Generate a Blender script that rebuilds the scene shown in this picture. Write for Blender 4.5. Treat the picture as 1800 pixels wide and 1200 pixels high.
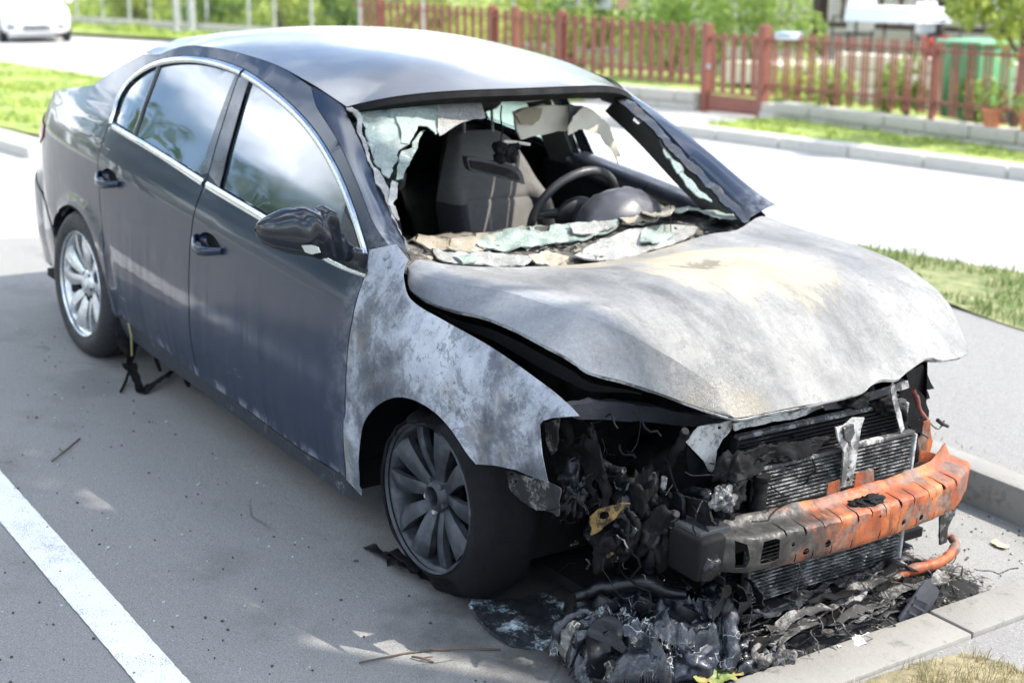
import bpy, bmesh, math, random
import numpy as np
from mathutils import Vector, Matrix, noise
from mathutils.geometry import delaunay_2d_cdt
random.seed(7)
R = math.radians
for o in list(bpy.data.objects): bpy.data.objects.remove(o)
S = bpy.context.scene
C = S.collection

# ------------------------------------------------------------------ camera
CP = Vector((3.446, -3.220, 2.017)); YAW, PIT, ROL, FPX = 2.49502, -0.28491, 0.05559, 2701.07
cf = Vector((math.cos(PIT)*math.cos(YAW), math.cos(PIT)*math.sin(YAW), math.sin(PIT)))
r0 = Vector((math.sin(YAW), -math.cos(YAW), 0)); u0 = r0.cross(cf)
cr = math.cos(ROL)*r0 + math.sin(ROL)*u0; cu = -math.sin(ROL)*r0 + math.cos(ROL)*u0
cam = bpy.data.cameras.new('camera'); camo = bpy.data.objects.new('camera', cam); C.objects.link(camo)
camo.matrix_world = Matrix(((cr.x, cu.x, -cf.x, CP.x), (cr.y, cu.y, -cf.y, CP.y), (cr.z, cu.z, -cf.z, CP.z), (0, 0, 0, 1)))
cam.sensor_width = 36; cam.lens = FPX/1800*36; cam.clip_end = 2000; cam.clip_start = .05
cam.dof.use_dof = True; cam.dof.focus_distance = 4.15; cam.dof.aperture_fstop = 2.9
S.camera = camo
# ------------------------------------------------------------------ light
SUN_AZ, SUN_EL = R(52), R(53)          # azimuth from +X towards +Y
sd = Vector((math.cos(SUN_EL)*math.cos(SUN_AZ), math.cos(SUN_EL)*math.sin(SUN_AZ), math.sin(SUN_EL)))
sl = bpy.data.lights.new('sun', 'SUN'); sl.energy = 4.1; sl.angle = R(.55); sl.color = (1, .94, .85)
so = bpy.data.objects.new('sun', sl); C.objects.link(so); so.location = sd*60; so.rotation_euler = sd.to_track_quat('Z', 'Y').to_euler()
Wd = bpy.data.worlds.new('World'); S.world = Wd; Wd.use_nodes = True
nt = Wd.node_tree; bg = nt.nodes['Background']; L = nt.links.new
sky = nt.nodes.new('ShaderNodeTexSky'); sky.sky_type = 'NISHITA'; sky.sun_disc = False
sky.sun_elevation = SUN_EL; sky.sun_rotation = math.pi/2 - SUN_AZ; sky.altitude = 120; sky.dust_density = 1.2; sky.ozone_density = 2.4
tc = nt.nodes.new('ShaderNodeTexCoord'); sp = nt.nodes.new('ShaderNodeSeparateXYZ'); L(tc.outputs['Generated'], sp.inputs[0])
def wm(op, a, b=None, c=None):
    n = nt.nodes.new('ShaderNodeMath'); n.operation = op
    for i, v in enumerate((a, b, c)):
        if v is None: continue
        if isinstance(v, (int, float)): n.inputs[i].default_value = v
        else: L(v, n.inputs[i])
    return n.outputs[0]
CLOUD = (-2.3, 5.1, 0)
zz = wm('ADD', wm('MAXIMUM', sp.outputs['Z'], 0.0), .22)
cb = nt.nodes.new('ShaderNodeCombineXYZ'); L(wm('DIVIDE', sp.outputs['X'], zz), cb.inputs[0]); L(wm('DIVIDE', sp.outputs['Y'], zz), cb.inputs[1])
cn = nt.nodes.new('ShaderNodeTexNoise'); cn.inputs['Scale'].default_value = 1.5; cn.inputs['Detail'].default_value = 7; cn.inputs['Roughness'].default_value = .56
mpn = nt.nodes.new('ShaderNodeMapping'); mpn.inputs['Location'].default_value = CLOUD; L(cb.outputs[0], mpn.inputs[0]); L(mpn.outputs[0], cn.inputs['Vector'])
rp = nt.nodes.new('ShaderNodeValToRGB'); rp.color_ramp.elements[0].position = .49; rp.color_ramp.elements[1].position = .60; L(cn.outputs[0], rp.inputs[0])
mx = nt.nodes.new('ShaderNodeMix'); mx.data_type = 'RGBA'; L(wm('MULTIPLY', rp.outputs[0], .9), mx.inputs[0]); L(sky.outputs[0], mx.inputs[6]); mx.inputs[7].default_value = (16.0, 16.9, 18.2, 1)
L(mx.outputs[2], bg.inputs[0]); bg.inputs[1].default_value = .15
S.view_settings.view_transform = 'Standard'; S.view_settings.look = 'None'; S.view_settings.exposure = 1.2; S.view_settings.gamma = 1
S.render.engine = 'CYCLES'; S.render.resolution_x = 1024; S.render.resolution_y = 682

# ------------------------------------------------------------------ pixel -> place
def ray(q): return (cr*((q[0]-900)/FPX) + cu*((600-q[1])/FPX) + cf)
def atz(q, z=0.): d = ray(q); return CP + d*((z-CP.z)/d.z)
def atx(q, x): d = ray(q); return CP + d*((x-CP.x)/d.x)
def aty(q, y): d = ray(q); return CP + d*((y-CP.y)/d.y)
# the level of the surroundings: the parking bay lies a few degrees out of level, the road beyond falls away from it
gp = R(-13.85); gup = (math.cos(gp)*cu + math.sin(gp)*cf).normalized()
gex = (Vector((1, 0, 0)) - gup*gup.x).normalized(); gey = gup.cross(gex); GO = CP - gup*2.0
GM = Matrix(((gex.x, gey.x, gup.x, GO.x), (gex.y, gey.y, gup.y, GO.y), (gex.z, gey.z, gup.z, GO.z), (0, 0, 0, 1)))
GI = GM.inverted()
def sst(a, b, t): t = min(1, max(0, (t-a)/(b-a))); return t*t*(3-2*t)
def terr(x, y):
    d = math.hypot(x-CP.x, y-CP.y); k = sst(7.8, 14, d)
    if k == 0: return 0.
    zg = GO.z - ((x-GO.x)*gup.x + (y-GO.y)*gup.y)/gup.z
    return k*zg
def atg(q, off=0.):                     # pixel -> ground that falls away
    d = ray(q); z = off
    for i in range(60):
        P = CP + d*((z-CP.z)/d.z); z = .5*z + .5*(terr(P.x, P.y)+off)
    return P
# ------------------------------------------------------------------ mesh helpers
def tag(o, label=None, cat=None, group=None, kind=None):
    if label: o['label'] = label
    if cat: o['category'] = cat
    if group: o['group'] = group
    if kind: o['kind'] = kind
    return o
def link(o, parent=None):
    C.objects.link(o)
    if parent is not None:
        o.parent = parent
    return o
def mk(name, vs, fs, mat=None, parent=None, smooth=True, sharp=None, solid=None, loc=None):
    me = bpy.data.meshes.new(name); me.from_pydata([tuple(v) for v in vs], [], [tuple(f) for f in fs]); me.update()
    return fin(name, me, mat, parent, smooth, sharp, solid, loc)
def fin(name, me, mat, parent=None, smooth=True, sharp=None, solid=None, loc=None):
    if smooth:
        me.polygons.foreach_set('use_smooth', [True]*len(me.polygons))
        if sharp: me.set_sharp_from_angle(angle=R(sharp))
    if mat is not None:
        for m in (mat if isinstance(mat, (list, tuple)) else [mat]): me.materials.append(m)
    o = bpy.data.objects.new(name, me); link(o, parent)
    if parent is not None: o.matrix_parent_inverse = pinv(parent)
    if loc is not None: o.location = loc
    if solid:
        m = o.modifiers.new('thickness', 'SOLIDIFY'); m.thickness = abs(solid); m.offset = -1 if solid > 0 else 1
        m = o.modifiers.new('edges', 'EDGE_SPLIT'); m.split_angle = R(45)
    return o
def pinv(p): return p.matrix_basis.inverted() if p.parent is None else Matrix.Identity(4)
def thing(name, label, cat, loc=(0, 0, 0), group=None, rot=None, kind=None):
    o = bpy.data.objects.new(name, None); link(o); o.location = loc; o.empty_display_size = .1
    if rot is not None: o.rotation_euler = rot
    tag(o, label, cat, group, kind); return o
def fbm(p, sc=1., oc=4, seed=0.):
    return noise.fractal(Vector((p[0]*sc+seed, p[1]*sc+seed*1.7, p[2]*sc-seed)), .8, 2.1, oc, noise_basis='PERLIN_ORIGINAL')
def bm_obj(name, bm, mat, parent=None, smooth=False, sharp=35, solid=None, loc=None):
    me = bpy.data.meshes.new(name); bmesh.ops.recalc_face_normals(bm, faces=bm.faces); bm.to_mesh(me); bm.free()
    return fin(name, me, mat, parent, smooth, sharp, solid, loc)
def box(bm, a, b, bev=0., M=None):
    r = bmesh.ops.create_cube(bm, size=1)
    vs = r['verts']; c = [(a[i]+b[i])/2 for i in range(3)]; d = [abs(b[i]-a[i]) for i in range(3)]
    for v in vs: v.co = Vector((c[0]+v.co.x*d[0], c[1]+v.co.y*d[1], c[2]+v.co.z*d[2]))
    if bev > 0:
        es = list({e for v in vs for e in v.link_edges}); g = bmesh.ops.bevel(bm, geom=es, offset=bev, segments=2, affect='EDGES', profile=.5)
        vs = list({v for f in g['faces'] for v in f.verts} | {v for v in vs if v.is_valid})
    if M is not None:
        for v in vs: v.co = M @ v.co
    return vs
def frame(t):
    t = t.normalized(); a = Vector((0, 0, 1)) if abs(t.z) < .9 else Vector((1, 0, 0))
    s = t.cross(a).normalized(); return s, s.cross(t)
def tube_data(pts, r, n=8, cap=True):
    pts = [Vector(p) for p in pts]; vs = []; fs = []
    rs = r if isinstance(r, (list, tuple)) else [r]*len(pts)
    ps = None
    for i, p in enumerate(pts):
        t = (pts[min(i+1, len(pts)-1)] - pts[max(i-1, 0)]).normalized()
        if ps is None: s, u = frame(t)
        else:
            s = (ps - t*ps.dot(t)).normalized(); u = s.cross(t)
        ps = s
        for k in range(n):
            a = 2*math.pi*k/n; vs.append(p + (s*math.cos(a) + u*math.sin(a))*rs[i])
    for i in range(len(pts)-1):
        for k in range(n):
            k2 = (k+1) % n; fs.append((i*n+k, i*n+k2, (i+1)*n+k2, (i+1)*n+k))
    if cap: fs.append(tuple(range(n-1, -1, -1))); fs.append(tuple((len(pts)-1)*n+k for k in range(n)))
    return vs, fs
def merge(*ds):
    V = []; F = []
    for v, f in ds:
        o = len(V); V += list(v); F += [tuple(i+o for i in q) for q in f]
    return V, F
def tube(name, pts, r, mat, parent=None, n=8): v, f = tube_data(pts, r, n); return mk(name, v, f, mat, parent, sharp=50)
def bar_data(a, b, w, t, up=(0, 0, 1)):
    a = Vector(a); b = Vector(b); d = (b-a).normalized(); s = d.cross(Vector(up)).normalized(); u = s.cross(d)
    vs = [p + s*(w/2*i) + u*(t/2*j) for p in (a, b) for i, j in ((-1, -1), (1, -1), (1, 1), (-1, 1))]
    return vs, [(3, 2, 1, 0), (4, 5, 6, 7), (0, 1, 5, 4), (1, 2, 6, 5), (2, 3, 7, 6), (3, 0, 4, 7)]
def crs(pts, n=6, closed=False):       # Catmull-Rom through points of any dimension
    P = [np.array(p, float) for p in pts]; out = []
    N = len(P)
    for i in range(N if closed else N-1):
        p0 = P[(i-1) % N] if closed or i > 0 else 2*P[0]-P[1]; p1 = P[i]; p2 = P[(i+1) % N]
        p3 = P[(i+2) % N] if closed or i+2 < N else 2*P[-1]-P[-2]
        for k in range(n):
            t = k/n; out.append(.5*((2*p1) + (-p0+p2)*t + (2*p0-5*p1+4*p2-p3)*t*t + (-p0+3*p1-3*p2+p3)*t**3))
    if not closed: out.append(P[-1])
    return out
def resample(poly, d, closed=True):
    P = [np.array(p, float) for p in poly]; out = []
    n = len(P)
    for i in range(n if closed else n-1):
        a, b = P[i], P[(i+1) % n]; l = np.linalg.norm(b-a)
        if l < 1e-6: continue
        k = max(1, int(round(l/d)))
        for j in range(k): out.append(a+(b-a)*(j/k))
    if not closed: out.append(P[-1])
    return out
def inpoly(x, y, P):
    c = False; j = len(P)-1
    for i in range(len(P)):
        xi, yi = P[i][0], P[i][1]; xj, yj = P[j][0], P[j][1]
        if (yi > y) != (yj > y) and x < (xj-xi)*(y-yi)/(yj-yi+1e-12)+xi: c = not c
        j = i
    return c
def inpolyv(Q, P):
    P = np.array(P, float); x, y = Q[:, 0], Q[:, 1]; c = np.zeros(len(Q), bool)
    for i in range(len(P)):
        (xi, yi), (xj, yj) = P[i], P[i-1]
        c ^= ((yi > y) != (yj > y)) & (x < (xj-xi)*(y-yi)/(yj-yi+1e-12)+xi)
    return c
def cdt(poly, res, holes=(), jit=0., bres=None, extra=()):
    """triangulate a 2D outline with a grid of inner points -> verts2d, tris"""
    bres = bres or res
    loops = [resample(poly, bres)] + [resample(h, bres) for h in holes]
    V = []; E = []
    for lp in loops:
        o = len(V); n = len(lp); V += [Vector((float(p[0]), float(p[1]))) for p in lp]; E += [(o+i, o+(i+1) % n) for i in range(n)]
    B = np.array([[v.x, v.y] for v in V]); lo = B.min(0); hi = B.max(0)
    rnd = random.Random(3)
    V += [Vector((float(p[0]), float(p[1]))) for p in extra]; B = np.array([[v.x, v.y] for v in V])
    cand = []; row = 0; y = lo[1]+res*.5
    while y < hi[1]:
        x = lo[0] + res*(.5 if row % 2 else 0)
        while x < hi[0]: cand.append((x+rnd.uniform(-jit, jit)*res, y+rnd.uniform(-jit, jit)*res)); x += res
        y += res*.866; row += 1
    if cand:
        cand = np.array(cand); ok = inpolyv(cand, loops[0])
        for h in loops[1:]: ok &= ~inpolyv(cand, h)
        cand = cand[ok]
        if len(cand):
            dm = np.min((cand[:, None, 0]-B[None, :, 0])**2+(cand[:, None, 1]-B[None, :, 1])**2, axis=1)
            V += [Vector((float(p[0]), float(p[1]))) for p in cand[dm > (.55*res)**2]]
    vo, eo, fo, *_ = delaunay_2d_cdt(V, E, [], 0, 1e-5)
    vn = np.array([[v.x, v.y] for v in vo]); fo = [tuple(f) for f in fo]
    cen = np.array([vn[list(f)].mean(0) for f in fo]); ok = inpolyv(cen, loops[0])
    for h in loops[1:]: ok &= ~inpolyv(cen, h)
    tris = [f for f, k in zip(fo, ok) if k]
    return [(v.x, v.y) for v in vo], tris
def tps(ctrl):                          # thin-plate height through (x,y,z) points
    Cc = np.array(ctrl, float); n = len(Cc)
    d = np.sqrt(((Cc[:, None, :2]-Cc[None, :, :2])**2).sum(-1)); K = np.where(d > 0, d*d*np.log(d+1e-12), 0)+np.eye(n)*1e-4
    Pm = np.c_[np.ones(n), Cc[:, :2]]; A = np.block([[K, Pm], [Pm.T, np.zeros((3, 3))]])
    w = np.linalg.solve(A, np.r_[Cc[:, 2], np.zeros(3)])
    def f(x, y):
        dd = np.sqrt((Cc[:, 0]-x)**2+(Cc[:, 1]-y)**2); U = np.where(dd > 0, dd*dd*np.log(dd+1e-12), 0)
        return float(U@w[:n] + w[n] + w[n+1]*x + w[n+2]*y)
    return f
# ------------------------------------------------------------------ materials
class NT:
    def __init__(s, name, disp=False):
        s.m = bpy.data.materials.new(name); s.m.use_nodes = True; s.t = s.m.node_tree; s.b = s.t.nodes['Principled BSDF']; s._p = None
    def put(s, sock, v):
        if v is None: return
        if isinstance(v, bpy.types.NodeSocket): s.t.links.new(v, sock)
        elif isinstance(v, (tuple, list)) and len(v) == 3 and sock.type == 'RGBA': sock.default_value = (*v, 1)
        else: sock.default_value = v
    def set(s, **k):
        for a, v in k.items(): s.put(s.b.inputs[{'col': 'Base Color', 'rough': 'Roughness', 'metal': 'Metallic', 'coat': 'Coat Weight', 'coatr': 'Coat Roughness', 'spec': 'Specular IOR Level', 'normal': 'Normal', 'trans': 'Transmission Weight', 'ior': 'IOR', 'alpha': 'Alpha', 'sheen': 'Sheen Weight', 'sss': 'Subsurface Weight', 'emit': 'Emission Color', 'emits': 'Emission Strength', 'coatn': 'Coat Normal'}[a]], v)
        return s.m
    def pos(s):
        if s._p is None: s._p = s.t.nodes.new('ShaderNodeTexCoord').outputs['Object']
        return s._p
    def xyz(s):
        n = s.t.nodes.new('ShaderNodeSeparateXYZ'); s.t.links.new(s.pos(), n.inputs[0]); return n.outputs
    def mapv(s, scale=(1, 1, 1), loc=(0, 0, 0), rot=(0, 0, 0)):
        n = s.t.nodes.new('ShaderNodeMapping'); s.t.links.new(s.pos(), n.inputs[0]); n.inputs['Location'].default_value = loc; n.inputs['Rotation'].default_value = rot; n.inputs['Scale'].default_value = scale; return n.outputs[0]
    def noise(s, scale, detail=5, rough=.55, vec=None, dist=0., col=False):
        n = s.t.nodes.new('ShaderNodeTexNoise'); s.t.links.new(vec if vec is not None else s.pos(), n.inputs['Vector'])
        n.inputs['Scale'].default_value = scale; n.inputs['Detail'].default_value = detail; n.inputs['Roughness'].default_value = rough; n.inputs['Distortion'].default_value = dist
        return n.outputs[1 if col else 0]
    def vor(s, scale, feat='F1', vec=None, rnd=1., out=0):
        n = s.t.nodes.new('ShaderNodeTexVoronoi'); n.feature = feat; s.t.links.new(vec if vec is not None else s.pos(), n.inputs['Vector']); n.inputs['Scale'].default_value = scale; n.inputs['Randomness'].default_value = rnd; return n.outputs[out]
    def math(s, op, a, b=None, c=None, clamp=False):
        n = s.t.nodes.new('ShaderNodeMath'); n.operation = op; n.use_clamp = clamp
        for i, v in enumerate((a, b, c)): s.put(n.inputs[i], v)
        return n.outputs[0]
    def rng(s, v, a, b, c=0., d=1., smooth=True):
        n = s.t.nodes.new('ShaderNodeMapRange'); n.interpolation_type = 'SMOOTHSTEP' if smooth else 'LINEAR'; s.put(n.inputs[0], v)
        for i, x in enumerate((a, b, c, d)): n.inputs[i+1].default_value = x
        return n.outputs[0]
    def ramp(s, f, st):
        n = s.t.nodes.new('ShaderNodeValToRGB'); e = n.color_ramp.elements; s.put(n.inputs[0], f)
        while len(e) < len(st): e.new(.5)
        for i, (p, c) in enumerate(st): e[i].position = p; e[i].color = (*c, 1) if len(c) == 3 else c
        return n.outputs[0]
    def mix(s, f, a, b, mode='MIX'):
        n = s.t.nodes.new('ShaderNodeMix'); n.data_type = 'RGBA'; n.blend_type = mode; s.put(n.inputs[0], f); s.put(n.inputs[6], a); s.put(n.inputs[7], b); return n.outputs[2]
    def bump(s, h, st=.3, d=.01, prev=None):
        n = s.t.nodes.new('ShaderNodeBump'); n.inputs['Strength'].default_value = st; n.inputs['Distance'].default_value = d; s.put(n.inputs['Height'], h); s.put(n.inputs['Normal'], prev); return n.outputs[0]
    def warp(s, amt, scale, vec=None):
        c = s.noise(scale, 3, .5, vec, col=True); n = s.t.nodes.new('ShaderNodeVectorMath'); n.operation = 'MULTIPLY_ADD'
        s.t.links.new(c, n.inputs[0]); n.inputs[1].default_value = (amt,)*3; s.put(n.inputs[2], vec if vec is not None else s.pos()); return n.outputs[0]
def plain(name, col, rough=.6, var=.25, sc=8., bump=.0, metal=0., coat=0., spec=.5, bsc=60., bd=.004):
    m = NT(name); f = m.noise(sc, 5, .6)
    c = m.mix(f, tuple(x*(1-var) for x in col), tuple(min(1, x*(1+var)) for x in col))
    m.set(col=c, rough=m.rng(m.noise(sc*2.3, 4), .3, .7, max(.03, rough-.1), min(1, rough+.1)), metal=metal, coat=coat, spec=spec)
    if bump: m.set(normal=m.bump(m.noise(bsc, 6, .65), bump, bd))
    return m.m

# ================================================================== materials of the burnt car
def m_paint(name, bare=False):
    m = NT(name); x, y, z = m.xyz()
    w = m.warp(.35, 2.2)
    burn = m.rng(m.math('ADD', x, m.math('MULTIPLY', m.noise(2.6, 5, .6), .9)), -1.9, -.1)      # duller towards the engine fire
    low = m.rng(m.math('ADD', z, m.math('MULTIPLY', m.noise(3., 4), .25)), .95, .55)
    streak = m.noise(3., 5, .6, m.mapv((9, 1, .55)))
    dust = m.math('MULTIPLY', low, m.rng(streak, .42, .7))
    c = m.mix(burn, (.006, .014, .033), (.008, .017, .037))
    c = m.mix(m.math('MULTIPLY', dust, .22), c, (.05, .065, .095))
    sc0 = m.math('MULTIPLY', m.rng(m.math('ADD', z, m.math('MULTIPLY', x, .042)), .215, .180), m.rng(m.noise(16, 6, .7, m.mapv((1, 1, .4))), .48, .60)); c = m.mix(m.math('MULTIPLY', sc0, .5), c, (.28, .30, .34))
    spk = m.rng(m.noise(34, 6, .7), .66, .74); c = m.mix(m.math('MULTIPLY', spk, m.math('MULTIPLY', burn, .35)), c, (.22, .23, .25))
    edge = m.math('MULTIPLY', m.rng(m.math('ADD', x, m.math('MULTIPLY', m.noise(7, 5), .3)), -.42, -.05), .8)
    c = m.mix(edge, c, m.ramp(m.noise(26, 8, .72), [(.40, (.07, .075, .09)), (.56, (.3, .31, .34)), (.7, (.5, .51, .54))]))
    sc = m.rng(m.noise(2.2, 7, .7, m.mapv((1, 1, 5.5), rot=(0, R(-28), 0))), .66, .70); c = m.mix(m.math('MULTIPLY', sc, m.math('MULTIPLY', low, .5)), c, (.3, .3, .3))
    rough = m.math('ADD', m.rng(m.noise(6, 4), .3, .7, .30, .42), m.math('MULTIPLY', dust, .2))
    coat = m.math('SUBTRACT', m.rng(x, -2.9, -2.2, 1., .68), m.math('MAXIMUM', m.math('MULTIPLY', dust, .45), m.math('MULTIPLY', edge, .95)))
    cr_ = m.math('ADD', m.math('MULTIPLY', burn, .13), m.rng(m.noise(4, 5), .35, .7, .008, .03))
    n1 = m.bump(m.noise(4.0, 2, .4), .045, .02)
    m.set(col=c, rough=rough, metal=.0, spec=.15, coat=coat, coatr=cr_, normal=m.bump(m.noise(90, 5, .7), .06, .003, n1), coatn=n1)
    return m.m
PAINT = m_paint('burnt grey paint')
def m_roof():
    m = NT('heat dulled roof paint'); x, y, z = m.xyz()
    b = m.rng(m.math('ADD', x, m.math('MULTIPLY', m.noise(2.4, 5, .6), .5)), -1.15, -.65)
    c = m.mix(b, m.mix(m.noise(3, 6), (.06, .075, .095), (.09, .105, .125)), (.085, .075, .062))
    st = m.rng(m.noise(1.8, 6, .65, m.mapv((.5, 1.6, 1))), .5, .72); c = m.mix(m.math('MULTIPLY', st, .5), c, (.17, .18, .19))
    m.set(col=c, metal=.3, rough=m.rng(m.noise(5, 5), .3, .7, .3, .45), coat=.75, coatr=m.rng(m.noise(2.5, 5), .3, .7, .08, .18), normal=m.bump(m.noise(3, 2), .03, .02))
    return m.m
ROOF = m_roof()
def m_ash(name, hood):
    m = NT(name); x, y, z = m.xyz(); w = m.warp(.12, 5)
    if hood:
        big = m.noise(1.9, 5, .55, m.mapv((.6, 2.0, 1), rot=(0, 0, R(24)))); mid = m.noise(5.5, 8, .7, m.warp(.25, 3., m.mapv((.6, 1.6, 1), rot=(0, 0, R(20))))); fine = m.noise(70, 6, .75); grit = m.noise(260, 4, .7)
        f = m.math('ADD', m.math('MULTIPLY', big, .5), m.math('ADD', m.math('MULTIPLY', mid, .34), m.math('MULTIPLY', fine, .16)))
        c = m.ramp(f, [(.33, (.05, .05, .05)), (.43, (.12, .12, .118)), (.50, (.19, .188, .18)), (.58, (.25, .248, .24)), (.70, (.32, .318, .31))])
        fl1 = m.rng(m.noise(7, 9, .78, m.warp(.3, 3.5, m.mapv((.55, 1.5, 1), rot=(0, 0, R(22))))), .525, .535); fl2 = m.rng(m.noise(15, 9, .8, m.mapv(loc=(4, 2, 0))), .575, .585)
        c = m.mix(m.math('MULTIPLY', fl1, .30), c, (.10, .10, .10)); c = m.mix(m.math('MULTIPLY', fl2, .42), c, (.075, .075, .078))
        dx = m.math('POWER', m.math('DIVIDE', m.math('SUBTRACT', x, .16), .34), 2); dy = m.math('POWER', m.math('DIVIDE', m.math('SUBTRACT', y, .08), .36), 2)
        rad = m.math('ADD', m.math('ADD', dx, dy), m.math('MULTIPLY', m.math('SUBTRACT', mid, .5), 2.8))
        tan = m.rng(rad, 1.05, .35); c = m.mix(m.math('MULTIPLY', tan, .85), c, m.mix(m.noise(12, 5), (.36, .29, .17), (.38, .34, .255)))
        t2 = m.rng(m.noise(1.7, 4, .5, m.mapv((1, 1, 1), loc=(3.1, .4, 0))), .57, .68); c = m.mix(m.math('MULTIPLY', t2, .4), c, (.31, .26, .16))
        d2 = m.math('ADD', m.math('POWER', m.math('DIVIDE', m.math('SUBTRACT', x, .135), .07), 2), m.math('POWER', m.math('DIVIDE', m.math('SUBTRACT', y, .0), .10), 2))
        sp = m.rng(m.math('ADD', d2, m.math('MULTIPLY', m.math('SUBTRACT', m.noise(16, 7, .7), .5), 7)), 1., .2); c = m.mix(m.math('MULTIPLY', sp, .75), c, (.10, .085, .06))
        e = m.rng(m.math('ADD', y, m.math('MULTIPLY', m.noise(9, 5), .12)), -.50, -.66); c = m.mix(m.math('MULTIPLY', e, .72), c, m.mix(fine, (.10, .11, .125), (.30, .32, .35)))
        vd = m.vor(55, 'DISTANCE_TO_EDGE', m.warp(.05, 18)); vd2 = m.vor(130, 'DISTANCE_TO_EDGE', m.warp(.03, 30))
        msk = m.rng(m.noise(3.3, 4, .5, m.mapv(loc=(7, 2, 1))), .48, .6)
        ck = m.math('MULTIPLY', m.math('MAXIMUM', m.rng(vd, .0, .07, 1, 0), m.math('MULTIPLY', m.rng(vd2, .0, .09, 1, 0), .8)), msk)
        c = m.mix(m.math('MULTIPLY', ck, .38), c, (.09, .09, .09))
        c = m.mix(m.rng(grit, .63, .72, 0, .5), c, (.09, .09, .09)); c = m.mix(m.rng(grit, .38, .30, 0, .5), c, (.42, .42, .41))
        bmp = m.bump(m.math('SUBTRACT', m.math('ADD', fine, m.math('MULTIPLY', grit, .5)), m.math('MULTIPLY', ck, .8)), .45, .003, m.bump(mid, .25, .015))
        m.set(col=c, rough=m.rng(mid, .3, .7, .45, .7), spec=.35, metal=.0, normal=bmp)
    else:
        wv = m.mapv((1, 1, 1), rot=(0, R(24), 0))
        big = m.noise(3.3, 6, .62, m.warp(.2, 3)); mid = m.noise(11, 7, .68, w); fine = m.noise(85, 5, .75); fl = m.noise(5, 6, .6, m.mapv((4.5, 1, 1.2), rot=(0, R(-38), 0)))
        up = m.rng(m.math('SUBTRACT', z, m.math('MULTIPLY', x, -.28)), .45, .92, -.05, .07)
        fr = m.rng(x, -.05, .5, .03, -.06)
        f = m.math('ADD', m.math('ADD', m.math('MULTIPLY', big, .46), m.math('MULTIPLY', mid, .28)), m.math('ADD', m.math('MULTIPLY', fine, .14), m.math('MULTIPLY', fl, .12)))
        f = m.math('ADD', m.math('MULTIPLY', m.math('SUBTRACT', f, .49), 1.25), m.math('ADD', .475, m.math('ADD', up, fr)))
        c = m.ramp(f, [(.36, (.045, .050, .060)), (.44, (.105, .115, .135)), (.485, (.20, .215, .24)), (.52, (.29, .31, .345)), (.60, (.40, .42, .455)), (.7, (.48, .495, .52))])
        fl1 = m.rng(m.noise(10, 9, .8, m.warp(.25, 4)), .535, .545); c = m.mix(m.math('MULTIPLY', fl1, .55), c, (.075, .085, .105)); fl2 = m.rng(m.noise(24, 9, .8), .585, .595); c = m.mix(m.math('MULTIPLY', fl2, .7), c, (.05, .055, .068))
        warm = m.rng(m.noise(4.3, 5, .6, m.mapv(loc=(1.3, 0, 5))), .55, .68); c = m.mix(m.math('MULTIPLY', warm, .35), c, (.30, .27, .21))
        spk = m.rng(m.noise(170, 3, .7), .62, .7, 0, .6); c = m.mix(spk, c, (.06, .065, .08))
        m.set(col=c, rough=m.rng(f, .4, .6, .35, .75), spec=.4, metal=.1, normal=m.bump(m.math('ADD', fine, mid), .4, .003, m.bump(m.noise(6, 3), .15, .02)))
    return m.m
ASHF = m_ash('ash covered fender', False); ASHH = m_ash('burnt off hood', True)
def m_rust():
    m = NT('rusted bumper steel'); x, y, z = m.xyz(); big = m.noise(7, 6, .62); fine = m.noise(60, 6, .7)
    c = m.ramp(m.math('ADD', m.math('MULTIPLY', big, .7), m.math('MULTIPLY', fine, .3)), [(.36, (.15, .032, .013)), (.48, (.29, .068, .018)), (.56, (.37, .110, .028)), (.66, (.36, .17, .07))])
    c = m.mix(m.rng(m.noise(30, 7, .75), .50, .56, 0, .55), c, (.13, .035, .016)); c = m.mix(m.rng(m.noise(11, 6, .7, m.mapv((1, 3.2, .35))), .56, .63, 0, .7), c, (.05, .032, .022)); c = m.mix(m.rng(m.noise(120, 4, .8), .60, .68, 0, .5), c, (.42, .22, .10))
    soot = m.rng(m.math('ADD', y, m.math('MULTIPLY', m.math('SUBTRACT', m.noise(9, 6, .65), .5), .75)), -.02, -.26)
    c = m.mix(soot, c, m.ramp(m.noise(22, 7, .7), [(.35, (.014, .013, .012)), (.55, (.035, .033, .03)), (.7, (.09, .085, .08))]))
    pt = m.rng(m.noise(6.5, 7, .7, m.mapv(loc=(4, 1, 2))), .51, .58); c = m.mix(m.math('MULTIPLY', m.math('MULTIPLY', pt, .7), m.math('SUBTRACT', 1.0, soot)), c, m.ramp(fine, [(.4, (.05, .042, .036)), (.6, (.17, .15, .13))]))
    m.set(col=c, rough=m.rng(fine, .3, .7, .45, .8), metal=.15, normal=m.bump(fine, .3, .003))
    return m.m
RUST = m_rust()
def m_char(name, base, ash, rough, coat, amount, sc=14.):
    m = NT(name); f = m.noise(sc, 7, .7); g = m.noise(sc*7, 6, .75)
    c = m.mix(m.rng(m.math('ADD', m.math('MULTIPLY', f, .65), m.math('MULTIPLY', g, .35)), amount, amount+.12), base, ash)
    m.set(col=c, rough=m.rng(f, .3, .7, rough-.12, min(1, rough+.15)), coat=coat, coatr=.25, spec=.2, normal=m.bump(m.math('ADD', g, f), .55, .004))
    return m.m
CHAR = m_char('charred black', (.004, .004, .0045), (.030, .030, .031), .72, 0., .58)
CHARG = m_char('melted black plastic', (.004, .005, .007), (.04, .044, .05), .34, .3, .62, 10.)
ASHG = m_char('grey ash', (.03, .029, .028), (.20, .19, .18), .9, 0., .46, 18.)
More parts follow.
